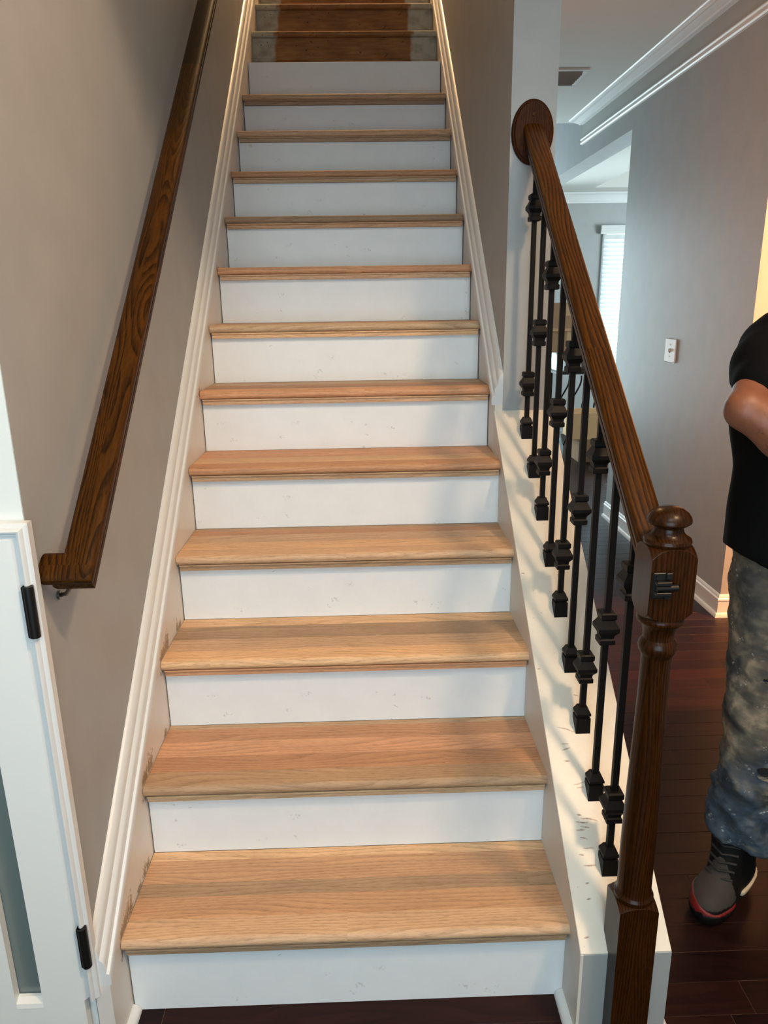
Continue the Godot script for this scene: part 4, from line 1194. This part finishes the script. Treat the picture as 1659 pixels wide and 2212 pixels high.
	for q in [[rh, rk, ra], [lh, lk, la]]:
		je.bone(q[0], q[1] + Vector3(0, 0.06, 0), 0.105, 0.081, 0.05)
		je.bone(q[1] + Vector3(0, 0.06, 0), q[1] + Vector3(0, -0.1, 0.0), 0.081, 0.080, 0.02)
		je.bone(q[1] + Vector3(0, -0.1, 0.0), q[2] + Vector3(-0.004, 0.11, 0.01), 0.078, 0.072, 0.02)
		for e in [[0.30, 0.076], [0.235, 0.077], [0.18, 0.075]]:
			je.bone(q[2] + Vector3(-0.012, e[0] - 0.085, 0.006), q[2] + Vector3(0.012, e[0] - 0.10, 0.02), e[1] * 0.9, e[1] * 0.86, 0.01)
	var hemc := ra + Vector3(0, 0.085, 0)
	je.each(func(q: Vector3, d: float) -> float:
		var f := fold.get_noise_3d(q.x * 0.8 + 3, q.y * 1.7 + q.x * 1.3, q.z * 0.9)
		var deep := 0.013 * smoothstep(0.62, 0.2, q.y) + 0.007
		var e := d + deep * f + 0.005 * fold.get_noise_3d(q.x * 2.0 + q.y * 0.8, q.y * 5.0, q.z * 2.0)
		e = maxf(e, q.y - 0.975)
		return maxf(e, hemc.y - 0.35 * (q.x - hemc.x) - q.y if q.x < 0.0 else 0.19 - q.y))
	var jm := mat(Color.WHITE, 0.9, 0.2)
	jm.albedo_texture = tex(denim_image())
	jm.uv1_triplanar = true; jm.uv1_triplanar_sharpness = 3.0
	jm.uv1_offset = Vector3(0.5, 0, 0.5)
	put("jeans", je.mesh(), jm, p)
	# torn openings: dark slits set into the cloth with pale frayed lips
	var slit := mat(Color(0.035, 0.05, 0.07), 0.9)
	var lip := mat(Color(0.46, 0.43, 0.37), 0.95)
	for e in [[-0.72, 0.459, 0.060, 0.021, -0.30], [-0.12, 0.447, 0.058, 0.022, -0.05], [-0.25, 0.664, 0.075, 0.014, -0.30], [-0.22, 0.640, 0.080, 0.019, -0.34], [-0.25, 0.556, 0.060, 0.009, -0.15]]:
		var y: float = e[1] - at.y
		var c := rk.lerp(rh, clampf((y - 0.5) / 0.4, 0, 1)) if y > 0.5 else rk.lerp(ra, (0.5 - y) / 0.42)
		var nrm := Vector3(sin(e[0]), 0, cos(e[0]))
		# find the cloth along the normal
		var reach := 0.03
		while reach < 0.16 and field(je, Vector3(c.x, y, c.z) + nrm * reach) < 0: reach += 0.001
		for lip_on in [false, true]:
			var o := put("torn_slit" if not lip_on else "frayed_lip", slit_mesh(e[2] * (0.98 if lip_on else 1.0), 0.011 if lip_on else e[3]), lip if lip_on else slit, p)
			o.position = Vector3(c.x, y - (e[3] * 0.5 + 0.003 if lip_on else 0.0), c.z) + nrm * (reach + 0.004)
			o.rotation = Vector3(0, e[0], e[4])
	# shoes
	shoe(p, w.call(1.535, 0.0, -0.335), w.call(1.345, 0.0, -0.165))
	shoe(p, w.call(1.69, 0.0, -0.37), w.call(1.68, 0.0, -0.09))

func field(b: Blob, q: Vector3) -> float:
	var i := Vector3i(((q - b.lo) / b.cell).round()).clamp(Vector3i.ZERO, b.n - Vector3i.ONE)
	return b.d[(i.z * b.n.y + i.y) * b.n.x + i.x]

func slit_mesh(l: float, h: float) -> ArrayMesh:
	var s := MB.new()
	var q := PackedVector2Array()
	for k in 21: q.append(Vector2(-l / 2 + l * k / 20.0, h / 2 * sqrt(sin(PI * k / 20.0)) * (1.0 + 0.10 * (k % 2))))
	for k in range(19, 0, -1): q.append(Vector2(-l / 2 + l * k / 20.0, -h / 2 * sqrt(sin(PI * k / 20.0)) * (1.0 + 0.10 * (k % 2))))
	s.sweep(q, Vector3(0, 0, -0.02), Vector3(0, 0, 0.02), Vector3(1, 0, 0), Vector3(0, 1, 0))
	for i in s.v.size(): s.v[i].z -= s.v[i].x * s.v[i].x * 7.0        # bent round the leg
	return s.mesh(50)

func shoe(p: Node3D, heel: Vector3, toe: Vector3) -> void:
	var o := Node3D.new()
	o.name = "shoe" if not p.has_node("shoe") else "shoe_001"
	p.add_child(o)
	var d := (toe - heel)
	var len := d.length()
	d /= len
	o.position = heel
	o.basis = Basis(d, Vector3.UP, d.cross(Vector3.UP))           # local x from heel to toe
	var base := func(cell: float) -> Blob:
		var b := Blob.new(Vector3(-0.03, -0.012, -0.075), Vector3(len + 0.03, 0.23, 0.075), cell)
		b.bone(Vector3(0.035, 0.04, 0), Vector3(0.10, 0.045, 0), 0.036, 0.040, 0.02)
		b.bone(Vector3(0.10, 0.042, 0), Vector3(len - 0.075, 0.034, 0.004), 0.041, 0.046, 0.02)
		b.bone(Vector3(len - 0.075, 0.032, 0.004), Vector3(len - 0.04, 0.030, 0.002), 0.045, 0.039, 0.02)
		b.bone(Vector3(0.06, 0.07, 0), Vector3(0.090, 0.19, 0), 0.046, 0.052, 0.03)
		b.bone(Vector3(0.105, 0.205, 0), Vector3(len - 0.11, 0.068, 0.002), 0.042, 0.036, 0.03)
		return b
	var up: Blob = base.call(0.006)
	up.each(func(q: Vector3, e: float) -> float: return maxf(maxf(e, 0.012 - q.y), q.y - 0.205))
	put("upper", up.mesh(), mat(Color(0.07, 0.066, 0.062), 0.6, 0.3), o)
	var so: Blob = base.call(0.006)
	so.each(func(q: Vector3, e: float) -> float: return maxf(maxf(e - 0.005, q.y - 0.024 - 0.012 * smoothstep(0.7, 1.0, q.x / len)), 0.001 - q.y))
	put("sole", so.mesh(), mat(Color(0.06, 0.058, 0.056), 0.5, 0.3), o)
	var tc: Blob = base.call(0.005)
	tc.each(func(q: Vector3, e: float) -> float: return maxf(maxf(e - 0.002, 0.042 - q.y), len - 0.092 - q.x))
	put("toe_cap", tc.mesh(), mat(Color(0.235, 0.215, 0.20), 0.7, 0.3), o)
	var st: Blob = base.call(0.005)
	st.each(func(q: Vector3, e: float) -> float: return maxf(maxf(maxf(e - 0.0035, 0.024 - q.y), q.y - 0.046 - 0.010 * sin(q.z * 45.0)), len - 0.092 - q.x))
	put("toe_stripe", st.mesh(), mat(Color(0.42, 0.03, 0.035), 0.6), o)
	var mw: Blob = base.call(0.005)
	mw.each(func(q: Vector3, e: float) -> float: return maxf(maxf(maxf(e - 0.0065, 0.026 - q.y), q.y - 0.044), q.x - 0.125))
	put("heel_wedge", mw.mesh(), mat(Color(0.80, 0.72, 0.60), 0.6), o)
	var mr: Blob = base.call(0.005)
	mr.each(func(q: Vector3, e: float) -> float: return maxf(maxf(maxf(e - 0.0068, 0.004 - q.y), q.y - 0.026), q.x - 0.10))
	put("heel_sole", mr.mesh(), mat(Color(0.40, 0.03, 0.035), 0.6), o)
	var t0 := Vector3(0.105, 0.205, 0)
	var t1 := Vector3(len - 0.11, 0.068, 0.002)
	var nr := Vector3(t0.y - t1.y, t1.x - t0.x, 0).normalized()
	for k in 5:
		var c := t0.lerp(t1, 0.30 + 0.15 * k) + nr * 0.040
		put("lace", MB.new().tube(PackedVector3Array([c + Vector3(-0.014, 0, -0.033), c + Vector3(-0.002, 0.003, -0.017), c + Vector3(0.002, -0.003, 0.0), c + Vector3(-0.002, 0.003, 0.017), c + Vector3(-0.014, 0, 0.033)]), 0.0032, 6).mesh(60), mat(Color(0.13, 0.125, 0.12), 0.8), o)

func tattoo_image() -> Image:
	var im := plain(512, 512, Color(0.50, 0.30, 0.205), 95, 0.06, 0.02)
	var rg := RandomNumberGenerator.new()
	rg.seed = 8
	# forearm object space: lower side of the arm
	for k in 110:
		stroke(im, rg, Vector2(rg.randf_range(0, 511), rg.randf_range(390, 500)), rg.randf_range(0, TAU), rg.randf_range(12, 50), rg.randf_range(1.0, 2.4), Color(0.16, 0.10, 0.075), 0.6, 0.5)
	return im

func denim_image() -> Image:
	var w := 1024
	var im := Image.create(w, w, false, Image.FORMAT_RGB8)
	var a := noise(101, 0.006, 4)
	var b := noise(102, 0.05, 2)
	var c := noise(103, 0.016, 5)
	for y in w:
		var h := 1.0 - float(y) / w
		for x in w:
			var tw := 0.03 * sin((x + y) * 1.3) + 0.10 * b.get_noise_2d(x, y) + 0.10 * c.get_noise_2d(x * 0.8, y * 4.0)
			var dirt := smoothstep(0.30, 0.52, h + 0.25 * a.get_noise_2d(x, y))      # a heavy coat of dried filler and dirt from the knee up
			var q := Color(0.29, 0.335, 0.38).lerp(Color(0.365, 0.34, 0.305), dirt)
			q = q.lerp(Color(0.68, 0.605, 0.50), clampf(smoothstep(-0.05, 0.5, c.get_noise_2d(x, y * 0.7)) * (0.15 + 0.55 * dirt * (1.0 - smoothstep(0.75, 0.9, h))), 0, 1))
			q = q.lerp(Color(0.15, 0.17, 0.19), smoothstep(0.1, 0.4, a.get_noise_2d(x * 1.3 + 500, y * 1.3)) * 0.5)
			im.set_pixel(x, y, q * (1.0 + tw))
	var rg := RandomNumberGenerator.new()
	rg.seed = 33
	for k in 420:
		var p := Vector2(rg.randf_range(0, w), rg.randf_range(0, w))
		var r := rg.randf_range(0.7, 3.0)
		for j in rg.randi_range(1, 5): dab(im, p.x + rg.randfn() * r * 1.6, p.y + rg.randfn() * r * 2.2, r * rg.randf_range(0.4, 1.0), Color(0.80, 0.80, 0.76), rg.randf_range(0.25, 0.8))
	for k in 50: stroke(im, rg, Vector2(rg.randf_range(0, w), rg.randf_range(0, w)), rg.randf_range(0, TAU), rg.randf_range(14, 60), rg.randf_range(1.5, 6), Color(0.46, 0.44, 0.36), 0.35, 0.3)
	return im
